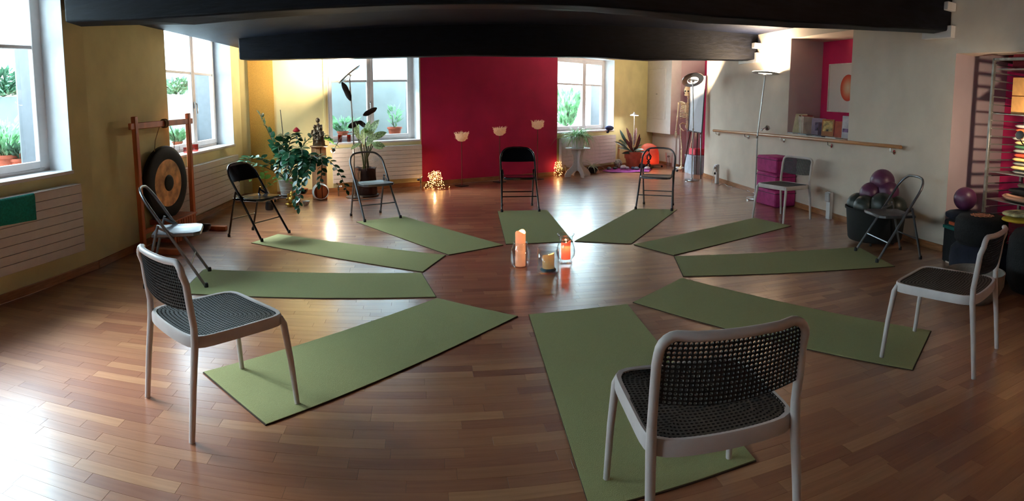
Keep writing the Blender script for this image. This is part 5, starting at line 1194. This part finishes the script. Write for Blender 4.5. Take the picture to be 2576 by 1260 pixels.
for s in (-1, 1):
    MB().tube([(s*.01, -.13, 1.43), (s*.09, -.07, 1.46), (s*.17, .01, 1.455)], .008, 6).build('collar_bone', bone, T)
    MB().add([(s*.06, .085, 1.44), (s*.17, .06, 1.45), (s*.11, .10, 1.27), (s*.06, .095, 1.44), (s*.17, .07, 1.45), (s*.11, .11, 1.27)], [(0, 1, 2), (3, 5, 4), (0, 3, 4, 1), (1, 4, 5, 2), (2, 5, 3, 0)]).build('shoulder_blade', bone, T, smooth=False)
    MB().tube([(s*.185, .01, 1.44), (s*.19, .01, 1.38), (s*.20, .01, 1.18), (s*.205, .01, 1.12)], [.020, .012, .011, .018], 8).build('upper_arm_bone', bone, T)
    MB().tube([(s*.205, .01, 1.11), (s*.215, -.01, .99), (s*.22, -.03, .86)], [.013, .008, .010], 8).build('forearm_bone', bone, T); MB().tube([(s*.20, .02, 1.11), (s*.20, .0, .99), (s*.205, -.025, .86)], [.010, .006, .009], 8).build('forearm_bone', bone, T)
    mb = MB(); mb.ball((s*.213, -.03, .835), (.025, .014, .02), 10, 6)
    for f in range(5): mb.tube([(s*(.195+.009*f), -.03, .83), (s*(.192+.012*f), -.04, .76), (s*(.190+.012*f), -.05, .69+.01*abs(f-2))], [.005, .0045, .003], 6)
    mb.build('hand_bones', bone, T, auto=2)
    MB().tube([(s*.095, .03, .90), (s*.13, .02, .88), (s*.12, .02, .70), (s*.095, .01, .52), (s*.09, .01, .485)], [.022, .016, .013, .015, .024], 8).build('thigh_bone', bone, T)
    MB().tube([(s*.09, .01, .47), (s*.088, .01, .40), (s*.09, .02, .14)], [.022, .012, .014], 8).build('shin_bone', bone, T); MB().tube([(s*.11, .02, .45), (s*.108, .03, .13)], [.008, .007], 6).build('calf_bone', bone, T)
    mb = MB(); mb.ball((s*.095, .03, .10), (.028, .05, .028), 10, 6)
    for f in range(5): mb.tube([(s*(.080+.010*f), .0, .095), (s*(.074+.015*f), -.08, .07), (s*(.074+.016*f), -.15+.01*f, .06)], [.009, .006, .005], 6)
    mb.build('foot_bones', bone, T, auto=2)
    mb = MB(); mb.tube([(s*.02, .06, .99), (s*.10, .05, 1.02), (s*.145, .0, .98), (s*.12, -.03, .92), (s*.06, -.03, .86), (s*.015, -.04, .87)], [.014, .012, .012, .012, .011, .010], 8); mb.build('hip_bone', bone, T, auto=2)
MB().ball((0, .06, .95), (.045, .02, .06), 10, 8).build('sacrum', bone, T)

# ------------------------------------------------------------------ whiteboard easel
A_, B_, C_ = F(1718, 434), F(1763, 451), F(1750, 440)
ez = F(1745, 444); T = thing('whiteboard_easel', 'tall whiteboard on a black tripod easel before the alcove', 'easel', (ez.x, ez.y, 0))
bl_, br_ = AT(1732, 329, ez*1.0), AT(1765, 335, ez*.985); tl_, tr_ = AT(1738, 190, ez*1.01), AT(1775, 191, ez*.99)
def q2(a): return Vector(a)-Vector((ez.x, ez.y, 0))
ns = (q2(br_)-q2(bl_)).cross(q2(tl_)-q2(bl_)).normalized()
mb = MB(); vs = [q2(bl_), q2(br_), q2(tr_), q2(tl_)]; mb.add(vs+[v+ns*-0.02 for v in vs], [(0, 1, 2, 3), (7, 6, 5, 4), (0, 4, 5, 1), (1, 5, 6, 2), (2, 6, 7, 3), (3, 7, 4, 0)]); mb.build('board', M('whiteboard', (224, 224, 228), .25, var=.01), T, smooth=False)
MB().tube(vs+[vs[0]], .011, 6).build('frame', M('easel_frame', (70, 68, 70), .4, .5), T)
MB().bar(q2(bl_)+ns*.03, q2(br_)+ns*.03, .06, .018).build('tray', M('tray_brown', (96, 70, 66), .5), T)
for a, b in (((1737, 331), (1718, 434)), ((1755, 333), (1751, 440)), ((1763, 334), (1763, 451))):
    e = F(*b); MB().tube([q2(AT(*a, ez)), q2(e)+Vector((0, 0, .01))], .010, 8).build('leg', blackmetal, T)
# plastic storage boxes
p = F(1752, 437); c = Vector((p.x+.03, p.y+.1, 0)); t = thing('storage_box', 'translucent plastic storage box on the floor behind the easel legs', 'box', c, 0.15); tm = M('frosted_plastic', (190, 200, 212), .35, trans=.4)
mb = MB(); W_, D_, H_ = .34, .42, .36; mb.box((-W_/2, 0, H_/2), (.006, D_, H_)); mb.box((W_/2, 0, H_/2), (.006, D_, H_)); mb.box((0, -D_/2, H_/2), (W_, .006, H_)); mb.box((0, D_/2, H_/2), (W_, .006, H_)); mb.box((0, 0, .004), (W_, D_, .008)); mb.build('body', tm, t, smooth=False)
MB().box((0, 0, H_+.008), (W_+.02, D_+.02, .018), ch=.005).build('lid', tm, t); MB().box((0, 0, .06), (W_-.03, D_-.03, .09), ch=.01).build('folded_contents', M('slate', (70, 84, 104), .8), t)
o = MB().box((c.x, c.y+.02, H_+.085), (.24, .26, .13), (0, 0, .2), ch=.012).build('red_bag', M('red_pink', (208, 70, 84), .6)); tag(o, 'pinkish red bag on top of the translucent storage box', 'bag')

# ================================================================== RIGHT WALL
A, B, t_, n_r = frame_of(P8, P9); RZ = math.atan2(t_.y, t_.x)
a, b = WP(1795, 328, P8, P9, -.075), WP(2265, 370, P8, P9, -.075); T = thing('handrail', 'long round wooden handrail along the right wall', 'handrail', (a.x, a.y, a.z-.05))
o0 = Vector((a.x, a.y, a.z-.05)); a_ = a-o0; b_ = b-o0; N_ = 14; mb = MB().tube([a_.lerp(b_, i/N_) for i in range(N_+1)], .022, 14); mb.ball(a_, .022, 12, 8); mb.ball(b_, .022, 12, 8); mb.build('rail', rail_wood, T)
for u, v in ((1805, 336), (1878, 346), (1968, 357), (2087, 371), (2245, 383)):
    s, z = WS(u, v, P8, P9, -.04); s_ = s; rz_ = a.z+(b.z-a.z)*(s-WS(1795, 328, P8, P9, -.075)[0])/((b-a).length); w0 = A+t_*s_; f = lambda o_, z_: Vector((w0.x, w0.y, 0))+Vector((n_r.x, n_r.y, 0))*o_+Vector((0, 0, z_))-o0
    br = MB(); br.tube([f(-.003, rz_-.07), f(-.04, rz_-.072), f(-.07, rz_-.06), f(-.075, rz_-.018)], .006, 8); br.lathe([(.001, 0), (.026, 0), (.026, .006), (.001, .008)], f(-.008, rz_-.07), 14, rot=(PI/2, 0, RZ)); br.build('bracket', chrome, T)
# socket pillars with cables
def socket(u, v, ut, vt, lab, cab_=True):
    p = F(u, v)*(1 if cab_ else .972); h = AT(ut, vt, p).z; t = thing('socket_pillar', lab, 'socket', (p.x, p.y, 0), RZ); MB().box((0, .0, h/2), (.09, .05, h), ch=.006).build('pillar', white_paint, t); MB().box((0, -.035, h-.07), (.10, .03, .12), ch=.008).build('socket_block', white_paint, t)
    if cab_:
        MB().box((0.03, -.06, h-.06), (.05, .05, .05), ch=.008).build('plug', white_paint, t); MB().box((0.05, -.065, h-.16), (.03, .03, .04), ch=.006).build('plug', blackplastic, t)
        MB().tube([(0.03, -.08, h-.06), (.08, -.12, h-.15), (.10, -.10, h*.4), (.06, -.12, .06), (.14, -.16, .008)], .004, 6).build('cable', white_paint, t)
socket(1803, 462, 1803, 413, 'white socket pillar with plugs and cable at the foot of the right wall, beyond the lamp')
socket(2085, 543, 2085, 482, 'white socket pillar on the right wall between the cushions and the black tub', False)
pts = [F(u, v, .006) for u, v in ((1806, 466), (1822, 464), (1830, 468), (1842, 472), (1852, 470), (1864, 475), (1872, 473), (1882, 482), (1892, 483), (1898, 488))]
o = MB().tube([p+Vector((0, 0, .012*(i % 2))) for i, p in enumerate(pts)], .004, 6).build('cable', white_paint); tag(o, 'white cable lying loosely along the right baseboard', 'cable')
# three magenta cube cushions
p1, p2, p3 = F(1907, 509), F(1957, 523), F(2012, 514); w1 = (p2-p1).length; ex = (p2-p1).normalized(); H_ = AT(1907, 388, p1).z/3
ey = Vector((-ex.y, ex.x, 0)); ey = ey if ey.x > 0 else -ey; d_ = min((p3-p2).length, 0.36); cc = p1+(p2-p1)/2+ey*d_/2-Vector((n_r.x, n_r.y, 0))*.05
for i, w_ in enumerate(('bottom', 'middle', 'top')):
    t = thing('cube_cushion', 'magenta felt cube cushion, %s one of the stack of three by the right wall' % w_, 'cushion', (cc.x, cc.y, i*H_), math.atan2(ex.y, ex.x), 'stacked magenta cushions')
    MB().box((0, 0, H_/2), (w1-.01*(i % 2), d_, H_-.004), ch=.018).build('cover', pink_stuff, t); zz = H_-.045
    mb = MB(); w2, d2 = w1/2+.001, d_/2+.001; mb.tube([(-w2, -d2, zz), (w2, -d2, zz), (w2, d2, zz), (-w2, d2, zz)], .004, 5, closed=True); mb.build('zip', M('dark_zip', (40, 14, 34), .6), t)
# tub with balls
tb = F(2218, 600); tb = Vector((3.72, 5.40, 0)); t = thing('ball_tub', 'wide black tub on wheels filled with balls at the right wall', 'tub', tb); RT = .33; HT_ = .40
MB().lathe([(.001, .05), (RT*.86, .05), (RT*.9, .07), (RT, HT_), (RT+.012, HT_), (RT+.012, HT_-.02), (RT-.006, HT_-.02), (RT*.88, .07), (.001, .065)], n=40).build('body', M('black_felt', (16, 18, 18), .8, var=.2), t, auto=1)
for k in range(4): a_ = PI/4+k*PI/2; MB().lathe([(.022, -.01), (.025, 0), (.022, .01)], (RT*.6*math.cos(a_), RT*.6*math.sin(a_), .025), 12, rot=(PI/2, 0, a_)).build('caster', blackplastic, t)
BL = [(-.20, .06, .40, .13, 1, 'dark grey ball at the left rim of the tub'), (-.12, -.10, .40, .13, 1, 'dark grey ball at the front left rim of the tub'), (.06, -.16, .44, .135, 1, 'larger dark grey ball at the front of the tub'), (.20, .0, .40, .135, 1, 'dark grey ball at the right rim of the tub'),
      (-.07, .03, .53, .125, 0, 'purple ball left of the centre of the heap'), (.11, .04, .56, .13, 0, 'purple ball right of the centre of the heap'), (.05, .10, .66, .14, 0, 'topmost purple ball on the heap in the tub'), (-.02, .20, .50, .12, 0, 'purple ball at the back of the heap near the wall')]
for x, y, z, r, k, lab in BL:
    th_ = math.atan2(tb.x, tb.y); wx = x*math.cos(th_)+y*math.sin(th_); wy = -x*math.sin(th_)+y*math.cos(th_)
    o = MB().ball((tb.x+wx, tb.y+wy, z), r, 24, 14).build('ball', grey_ball if k else purple_ball, auto=3); tag(o, lab, 'ball', 'balls in the black tub')

# ------------------------------------------------------------------ book niche
zN = zn0; nd = lambda s, o_: (lambda w0: Vector((w0.x, w0.y, zN)))(A+t_*s+n_r*o_)
art = bpy.data.materials.new('art_print'); art.use_nodes = True; nn = art.node_tree; bb = nn.nodes['Principled BSDF']; tx = nn.nodes.new('ShaderNodeTexCoord'); mp = nn.nodes.new('ShaderNodeMapping'); nn.links.new(tx.outputs['Object'], mp.inputs[0])
gr = nn.nodes.new('ShaderNodeTexGradient'); gr.gradient_type = 'SPHERICAL'; mp.inputs['Scale'].default_value = (1/.19, 1, 1/.19); nn.links.new(mp.outputs[0], gr.inputs[0]); rp_ = nn.nodes.new('ShaderNodeValToRGB'); nn.links.new(gr.outputs[0], rp_.inputs[0]); e = rp_.color_ramp.elements
e[0].position = .0; e[0].color = (*lin((214, 200, 190)), 1); e[1].position = 1; e[1].color = (*lin((226, 196, 160)), 1); x_ = e.new(.03); x_.color = (*lin((206, 60, 34)), 1); x_ = e.new(.25); x_.color = (*lin((222, 96, 62)), 1); x_ = e.new(.6); x_.color = (*lin((222, 160, 124)), 1); nn.links.new(rp_.outputs[0], bb.inputs['Base Color'])
sa, za = WS(2092, 163, P8, P9, .55); sb_, zb_ = WS(2082, 279, P8, P9, .55); sc2 = WS(2140, 163, P8, P9, .55)[0]
pw = min(2.0*(sc2-sa), n1-sa-.03); phh = za-zb_; pc = nd((sa+sb_)/2+pw/2, .545); T = thing('framed_print', 'white framed print of a large orange-red sphere on the magenta niche wall', 'picture', (pc.x, pc.y, (za+zb_)/2), RZ)
MB().box((0, 0, 0), (pw, .012, phh)).build('print', art, T, smooth=False)
mb = MB(); 
for x, z, w_, h_ in ((0, phh/2, pw+.02, .018), (0, -phh/2, pw+.02, .018), (-pw/2, 0, .018, phh), (pw/2, 0, .018, phh)): mb.box((x, -.008, z), (w_, .022, h_))
mb.build('frame', M('frame_cream', (216, 200, 188), .4), T, smooth=False)
def cover(name, rgb): return M(name, rgb, .45, var=.12, scale=9)
bkc = [(150, 60, 44), (210, 190, 170), (196, 176, 140), (186, 60, 50), (232, 222, 206)]
for i in range(5):
    w0 = nd(n0+.05+.030*i, .25); T = thing('book', ['dark red', 'cream', 'tan', 'red', 'ivory'][i]+' book standing upright at the far end of the niche', 'book', w0, RZ, 'books standing in the niche'); h_ = .27-.012*(i % 3)
    MB().box((0, 0, h_/2), (.024, .18, h_), ch=.002).build('cover', cover('book_%d' % i, bkc[i]), T); MB().box((0, -.004, h_/2), (.019, .176, h_-.012)).build('pages', M('paper', (222, 214, 198), .8), T, smooth=False)
def flatbook(s, o_, z, w_, d, h_, rgb, nm, lab, tilt=0.0, art_=None, rz=0.0):
    w0 = nd(s, o_); T = thing('book', lab, 'book', (w0.x, w0.y, z), RZ+rz, 'books standing in the niche'); T.rotation_euler = (tilt, 0, RZ+rz)
    MB().box((0, 0, h_/2), (w_, d, h_), ch=.002).build('cover', cover(nm, rgb), T)
    MB().box((0.002, 0, h_/2), (w_-.002, d*.7, h_+.002)).build('pages', M('paper', (222, 214, 198), .8), T, smooth=False)
    if art_: MB().box((0, -d/2-.001, h_*art_[1]), (w_*art_[2], .002, h_*art_[3])).build('cover_picture', M(nm+'_pic', art_[0], .45, var=.6, scale=16), T, smooth=False)
    return T
def s_of(u): return WS(u, 330, P8, P9, .15)[0]
RB = 0.85
b0 = flatbook(s_of(2008), .17, zN+.001, .21, .03, .29, (196, 180, 140), 'book_tan', 'tan book facing out with a small dark picture, at the left of the niche', -.12, ((96, 60, 40), .35, .0001, .0001), RB)
flatbook(s_of(2004), .12, zN+.001, .13, .02, .17, (70, 40, 28), 'book_brown', 'small dark brown book leaning on the tan book', -.14, ((150, 96, 56), .5, .8, .8), RB)
flatbook(s_of(2036), .30, zN+.001, .20, .03, .24, (150, 130, 150), 'book_lilac', 'lilac grey book standing behind, second from the left', -.10, ((90, 70, 96), .5, .5, .5), RB)
flatbook(s_of(2058), .24, zN+.001, .16, .025, .19, (84, 50, 70), 'book_plum', 'dark plum book in the middle of the niche', -.12, ((60, 40, 66), .5, .7, .7), RB)
flatbook(s_of(2080), .16, zN+.001, .17, .03, .24, (176, 104, 44), 'book_orange', 'orange-brown picture book leaning in the niche', -.16, ((206, 150, 84), .6, .8, .6), RB-.1)
flatbook(s_of(2096), .26, zN+.001, .15, .025, .22, (196, 90, 60), 'book_salmon', 'salmon red book behind the orange-brown one', -.12, None, RB)
flatbook(s_of(2116), .28, zN+.001, .20, .02, .30, (214, 208, 214), 'book_white', 'white booklet with a dark flower drawing at the right of the niche', -.12, ((120, 90, 130), .35, .9, .16), RB)
fm_ = MB(); 
for k, (u, w_) in enumerate(((2005, 'left'), (2040, 'second from the left'), (2078, 'third from the left'), (2112, 'right'))):
    w0 = nd(s_of(u), .07); o = MB().box((w0.x, w0.y, zN+.007), (.24, .13, .012), (0, 0, RZ), ch=.002).build('booklet', cover('booklet_%d' % k, ((186, 196, 206), (140, 150, 156), (90, 84, 96), (200, 196, 190))[k])); tag(o, ['light blue', 'grey', 'dark', 'white'][k]+' booklet lying flat on the niche ledge', 'booklet', 'booklets lying on the niche ledge')
# ------------------------------------------------------------------ shelf trolley with runners
pA = Vector((4.26, 4.30, 0)); ztp_ = AT(2514, 148, pA).z; T = thing('shelf_trolley', 'tall grey metal tray trolley with many runners at the right edge', 'trolley', (4.26, 3.55, 0)); al = M('aluminium', (150, 146, 140), .35, .7, var=.12)
DX, DY = .52, .75
for x in (0, DX):
    for y in (0, DY):
        MB().box((x, y, ztp_/2+.04), (.032, .032, ztp_-.08), ch=.003).build('post', al, T); MB().lathe([(.034, -.013), (.038, 0), (.034, .013)], (x, y, .04), 14, rot=(PI/2, 0, 0)).build('caster', blackplastic, T)
me = MB().box((0, 0, 0), (DX, .028, .010)).mesh('runner', al, False)
NR = 24
for i in range(NR):
    for y in (0.018, DY-.018): inst('runner', me, T, Matrix.Translation((DX/2, y, .16+(ztp_-.22)*i/(NR-1))))
mb = MB(); 
for x in (0, DX): mb.box((x, DY/2, ztp_-.01), (.032, DY, .025))
for y in (0, DY): mb.box((DX/2, y, ztp_-.01), (DX, .032, .025)); 
mb.build('top_frame', al, T)
def tray(z):
    MB().box((DX/2, DY/2, z), (DX-.02, DY-.05, .008)).build('shelf', al, T, smooth=False)
zt = [AT(2560, v, pA).z for v in (290, 436, 505, 545)]
for z in (zt[0], zt[1], zt[2], .35, AT(2560, 178, pA).z): tray(z)
X0, Y0_ = 4.26, 3.55
cardm = M('cardboard', (196, 140, 78), .85, var=.08)
for k, (z, w_) in enumerate(((zt[0]+.005, 'lower'), (zt[0]+.185, 'upper'))):
    t = thing('cardboard_box', 'plain cardboard box on the trolley, %s one of two' % w_, 'box', (X0+.22, Y0_+.30, z)); MB().box((0, 0, .088), (.34, .46, .174), ch=.003).build('carton', cardm, t); MB().box((-.171, 0, .088), (.002, .05, .174)).build('tape', M('tape', (176, 126, 72), .3), t, smooth=False)
o = MB().box((X0+.25, Y0_+.35, AT(2560, 178, pA).z+.09), (.34, .5, .16), (0, 0, .05), ch=.03).build('red_blanket', M('dark_red', (120, 24, 34), .9, bump=.3)); tag(o, 'dark red folded blanket on the top shelf of the trolley', 'blanket')
cols = [('grey', (150, 146, 136)), ('yellow', (206, 176, 112)), ('grey', (140, 138, 130)), ('yellow', (210, 178, 110)), ('red', (196, 66, 40)), ('grey', (140, 140, 128)), ('green', (60, 100, 70)), ('yellow', (206, 180, 120)), ('grey', (160, 156, 146)), ('yellow', (208, 180, 120)), ('orange', (206, 96, 50)), ('grey', (164, 160, 152))]
lb = ['lowest grey seat pad of the pile', 'lowest yellow seat pad of the pile', 'grey seat pad third from the bottom', 'yellow seat pad under the red one', 'red seat pad in the pile', 'grey seat pad just above the red one', 'green seat pad in the pile', 'yellow seat pad above the green one', 'grey seat pad level with the spotlight arm', 'yellow seat pad beside the spotlight', 'orange seat pad near the top of the pile', 'topmost light grey seat pad of the pile']
hh = (zt[0]-.09-zt[1])/12
for k, (nm, rgb) in enumerate(cols):
    z = zt[1]+.006+hh*(k+.5); rg = random.Random(k); mb = MB(); n = 32; vs = []; rows = [(.99, 0), (.92, .38), (.6, .5), (.92, -.38), (.6, -.5)]
    x0, y0 = X0+.24+rg.uniform(-.02, .02), Y0_+.28+rg.uniform(-.02, .02)
    for q_, zz in ((0.0, -.5), (.6, -.5), (.9, -.36), (1, 0), (.9, .36), (.6, .5), (0, .5)):
        for i in range(n): a = 2*PI*i/n; e_ = 5; r = (abs(math.cos(a))**e_+abs(math.sin(a))**e_)**(-1/e_); vs.append((x0+.20*r*q_*math.cos(a)+.0, y0+.22*r*q_*math.sin(a), z+hh*.98*zz))
    mb.add(vs, [(i*n+k_, i*n+(k_+1) % n, (i+1)*n+(k_+1) % n, (i+1)*n+k_) for i in range(6) for k_ in range(n)]); o = mb.build('seat_pad', M('pad_'+nm+str(k), rgb, .9, var=.08, bump=.2), auto=3); tag(o, lb[k], 'cushion', 'seat pads piled on the trolley')
def blob(name, c, r, mat, lab, cat, seed=0, jit=.02, n=28, m=14, flatb=True, grp=None, e=2.6):
    rg = random.Random(seed); mb = MB(); vs = [(0, 0, -r[2])]; 
    for i in range(1, m):
        a = -PI/2+PI*i/m; ca, sa_ = math.cos(a)**.55, math.sin(a)
        for k in range(n): q = 2*PI*k/n; j = 1+rg.uniform(-jit, jit); rr_ = (abs(math.cos(q))**e+abs(math.sin(q))**e)**(-1/e); vs.append((r[0]*ca*math.cos(q)*rr_*j, r[1]*ca*math.sin(q)*rr_*j, r[2]*(abs(sa_)**.8*(1 if sa_ > 0 else -1))))
    vs.append((0, 0, r[2])); T_ = len(vs)-1; fs = [(0, 1+(k+1) % n, 1+k) for k in range(n)]
    for i in range(m-2):
        for k in range(n): a = 1+i*n; fs.append((a+k, a+(k+1) % n, a+n+(k+1) % n, a+n+k))
    for k in range(n): a = 1+(m-2)*n; fs.append((a+k, a+(k+1) % n, T_))
    mb.add([(x+c[0], y+c[1], z+c[2]) for x, y, z in vs], fs); return tag(mb.build(name, mat, auto=3), lab, cat, grp)
blob('blanket', (X0+.25, Y0_+.36, zt[2]+.04), (.22, .30, .035), M('striped_blanket', (180, 130, 104), .9, var=.5, scale=3, stretch=(1, 1, 60)), 'folded striped blanket on the lower trolley shelf', 'blanket', 1)
blob('blanket', (X0+.27, Y0_+.34, zt[2]+.105), (.20, .27, .026), black_cloth, 'flat black cushion on top of the striped blanket', 'cushion', 2)
blob('blanket', (X0+.32, Y0_+.36, zt[2]+.155), (.14, .20, .022), M('cream_wool', (190, 164, 130), .95, bump=.4), 'cream folded wool on the black cushion', 'blanket', 3)
# low bench by the wall with towels, cushions and poufs
bx_ = F(2372, 640); be = Vector((4.02, 4.42, 0)); hb = AT(2370, 566, be).z
o = MB().box((be.x+.02, be.y-.22, hb/2), (.30, .42, hb), (0, 0, .05), ch=.006).build('low_bench', wall_beige); tag(o, 'low beige bench block at the end of the right wall', 'bench')
for k, (rgb, nm, lab) in enumerate((((16, 92, 84), 'teal', 'teal towel folded on the low bench'), ((176, 74, 38), 'orange', 'orange towel on top of the teal one'))):
    rg = random.Random(k); mb = MB(); N1, N2 = 16, 8; vs = []
    for s_ in (0, 1):
        for j in range(N2+1):
            for i in range(N1+1): vs.append((be.x-.20+.36*i/N1*(1-.15*k)+.04*k, be.y-.36+.34*j/N2*(1-.2*k)+.03*k, hb+.004+.034*k+(.030 if s_ else 0)+.003*math.sin(i*1.7+j)))
    W_ = N1+1; K_ = W_*(N2+1); mb.v = vs
    for j in range(N2):
        for i in range(N1): q = (j*W_+i, j*W_+i+1, (j+1)*W_+i+1, (j+1)*W_+i); mb.f += [q[::-1], tuple(K_+x for x in q)]
    for i in range(N1): mb.f += [(i, i+1, K_+i+1, K_+i), (N2*W_+i+1, N2*W_+i, K_+N2*W_+i, K_+N2*W_+i+1)]
    for j in range(N2): mb.f += [((j+1)*W_, j*W_, K_+j*W_, K_+(j+1)*W_), (j*W_+N1, (j+1)*W_+N1, K_+(j+1)*W_+N1, K_+j*W_+N1)]
    tag(mb.build('towel', M('towel_'+nm, rgb, .95, bump=.5, bscale=200)), lab, 'towel')
p = Vector((3.90, 3.93, 0)); zt1 = AT(2450, 540, p).z
T = thing('floor_pouf', 'round black pouf with an embroidered mandala on its top', 'pouf', (3.88, 3.93, 0.29)); hq = zt1-.29
def roundcush(T_, R, h, mat, nm='cushion'):
    return MB().lathe([(.001, 0), (R*.85, 0), (R*.97, h*.15), (R, h*.5), (R*.97, h*.85), (R*.85, h*.985), (.001, h)], n=36).build(nm, mat, T_, auto=1.5)
roundcush(T, .25, hq, black_cloth)
em = M('embroidery', (214, 132, 96), .8, var=.2); mb = MB()
for r, n in ((.03, 8), (.062, 16), (.098, 24)):
    mb.tube([(r*(1+.12*math.sin(n/2*a))*math.cos(a), r*(1+.12*math.sin(n/2*a))*math.sin(a), hq+.003) for a in [2*PI*k/96 for k in range(96)]], .0035, 4, closed=True)
for k in range(12): a = 2*PI*k/12; mb.tube([(.035*math.cos(a), .035*math.sin(a), hq+.003), (.055*math.cos(a+.2), .055*math.sin(a+.2), hq+.003), (.09*math.cos(a), .09*math.sin(a), hq+.003)], .003, 4)
mb.build('mandala', em, T)
T = thing('floor_pouf', 'large dark blue pouf under the mandala pouf', 'pouf', (3.88, 3.90, 0)); roundcush(T, .30, .285, dark_cloth)
T = thing('floor_pouf', 'huge black floor cushion under the striped blankets at the right edge', 'pouf', (4.02, 3.26, 0)); roundcush(T, .34, .50, black_cloth)
blob('blanket', (4.06, 3.62, .545), (.17, .15, .024), M('yellow_blanket', (200, 160, 40), .95, bump=.4), 'yellow blanket folded on the dark cushions', 'blanket', 5)
blob('blanket', (4.06, 3.62, .595), (.17, .15, .022), M('patterned_blanket', (206, 176, 130), .95, var=.5, scale=12), 'cream and brown patterned blanket on the yellow one', 'blanket', 6)
pb = AT(2428, 500, (4.12, 4.25, 0)); o = MB().ball((pb.x, pb.y, pb.z), .115, 24, 14).build('ball', purple_ball, auto=3); tag(o, 'single purple ball on the cushions near the trolley foot', 'ball')
o = blob('cushion', (pb.x, pb.y, pb.z-.16), (.17, .17, .045), dark_cloth, 'flat dark blue cushion under the single purple ball', 'cushion', 8); zc_ = pb.z-.205
o = MB().box((pb.x, pb.y, zc_/2), (.30, .26, zc_), ch=.02).build('storage_cube', black_cloth); tag(o, 'black storage cube beneath the flat blue cushion', 'box')
# rope basket
rb = F(2452, 735); rb = Vector((3.28, 3.36, 0)); T = thing('basket', 'low wide grey felt basket behind the chair at the right edge', 'basket', (rb.x, rb.y, 0)); bm_ = M('felt_grey', (140, 128, 116), .95, var=.12, bump=.4, bscale=120)
MB().lathe([(.001, 0), (.15, 0), (.20, .05), (.235, .13), (.24, .22), (.232, .22), (.225, .13), (.19, .055), (.14, .015), (.001, .012)], n=36).build('bowl', bm_, T, auto=2); MB().lathe([(.232, .215), (.243, .222), (.240, .232), (.231, .226)], n=36, closed=True).build('rim', bm_, T)
o = blob('felt_bag', (3.94, 2.80, .09), (.12, .10, .09), M('tan_felt', (126, 92, 70), .9), 'tan bundle on the floor at the far right edge', 'bundle', 9)

# ================================================================== GARDEN OUTSIDE THE WINDOWS
grn = M('garden_leaf', (140, 186, 140), .7, var=.4, scale=6, trans=.3); grd = M('garden_leaf_dark', (84, 124, 96), .7, var=.4, scale=6, trans=.2)
def garden_plant(c, r, h, n, mat, lab, seed, pot=None, up=.5, L=.14):
    rg = random.Random(seed); T = thing('garden_plant', lab, 'plant', c); 
    if pot: MB().lathe([(.001, 0), (pot*.7, 0), (pot*.92, pot*1.1), (pot*1.05, pot*1.1), (pot*1.05, pot*1.35), (pot*.9, pot*1.35), (pot*.85, pot*1.1), (.001, pot*1.1)], n=22).build('pot', terracotta, T, auto=1)
    z0 = pot*1.2 if pot else 0; mb = MB(); st_ = MB()
    for i in range(n):
        a = rg.uniform(0, 2*PI); k = rg.random(); q = r*math.sqrt(rg.random())*(.35+.65*k); p = Vector((q*math.cos(a), q*math.sin(a), z0+h*k)); d = Vector((math.cos(a)*rg.uniform(.3, 1), math.sin(a)*rg.uniform(.3, 1), rg.uniform(-.2, .3)+up)).normalized(); s_ = d.cross(Vector((rg.uniform(-1, 1), rg.uniform(-1, 1), 1))).normalized(); l = L*rg.uniform(.6, 1.2)
        mb.add([p, p+d*l*.5+s_*l*.16, p+d*l, p+d*l*.5-s_*l*.16], [(0, 1, 2, 3)])
        if i % 12 == 0: st_.tube([(0, 0, z0), (p.x*.5, p.y*.5, p.z*.6), p], .005, 4)
    st_.build('stems', stemgreen, T); o = mb.build('foliage', mat, T, smooth=False); o['kind'] = 'stuff'
def out(u, v, A, B, off, z): 
    A2, B2, t, n = frame_of(A, B); s = WS(u, v, A, B, off)[0]; p = A2+n*off+t*s; return Vector((p.x, p.y, z))
garden_plant(out(14, 380, P0, P1, .92, .90), .20, .30, 260, grn, 'leafy green plant in a terracotta pot outside the nearest window', 1, .14)
garden_plant(out(50, 384, P0, P1, .78, .90), .10, .10, 60, grd, 'second small terracotta pot outside the nearest window', 2, .11)
for i, (u, A, B) in enumerate(((5, P0, P1), (440, P1, P2), (500, P1, P2))): garden_plant(out(u, 200, A, B, 1.60, 1.70), .30, .26, 420, grd, ['dark hedge above the garden wall outside the nearest window', 'hedge above the garden wall outside the second left window', 'further hedge above the garden wall by the second left window'][i], 5+i, None, .2, .16)
garden_plant(out(447, 360, P1, P2, .85, .84), .16, .16, 200, grn, 'low round plant outside the second left window', 9, .08); garden_plant(out(512, 340, P1, P2, .8, .84), .12, .55, 120, grn, 'upright plant outside the right sash of the second left window', 10, .08, .9)
garden_plant(out(862, 325, P2, P3, .95, .80), .24, .20, 130, grn, 'bushy green plant outside the left sash of the left back window', 11, .10); garden_plant(out(993, 325, P2, P3, .90, .80), .11, .36, 46, grn, 'slim plant in a shallow pot outside the right sash of the left back window', 12, .13, .6)
garden_plant(out(1425, 300, P3, P4, 1.2, .84), .34, .75, 260, grn, 'tall grassy plant outside the right back window', 13, None, 1.2, .26)
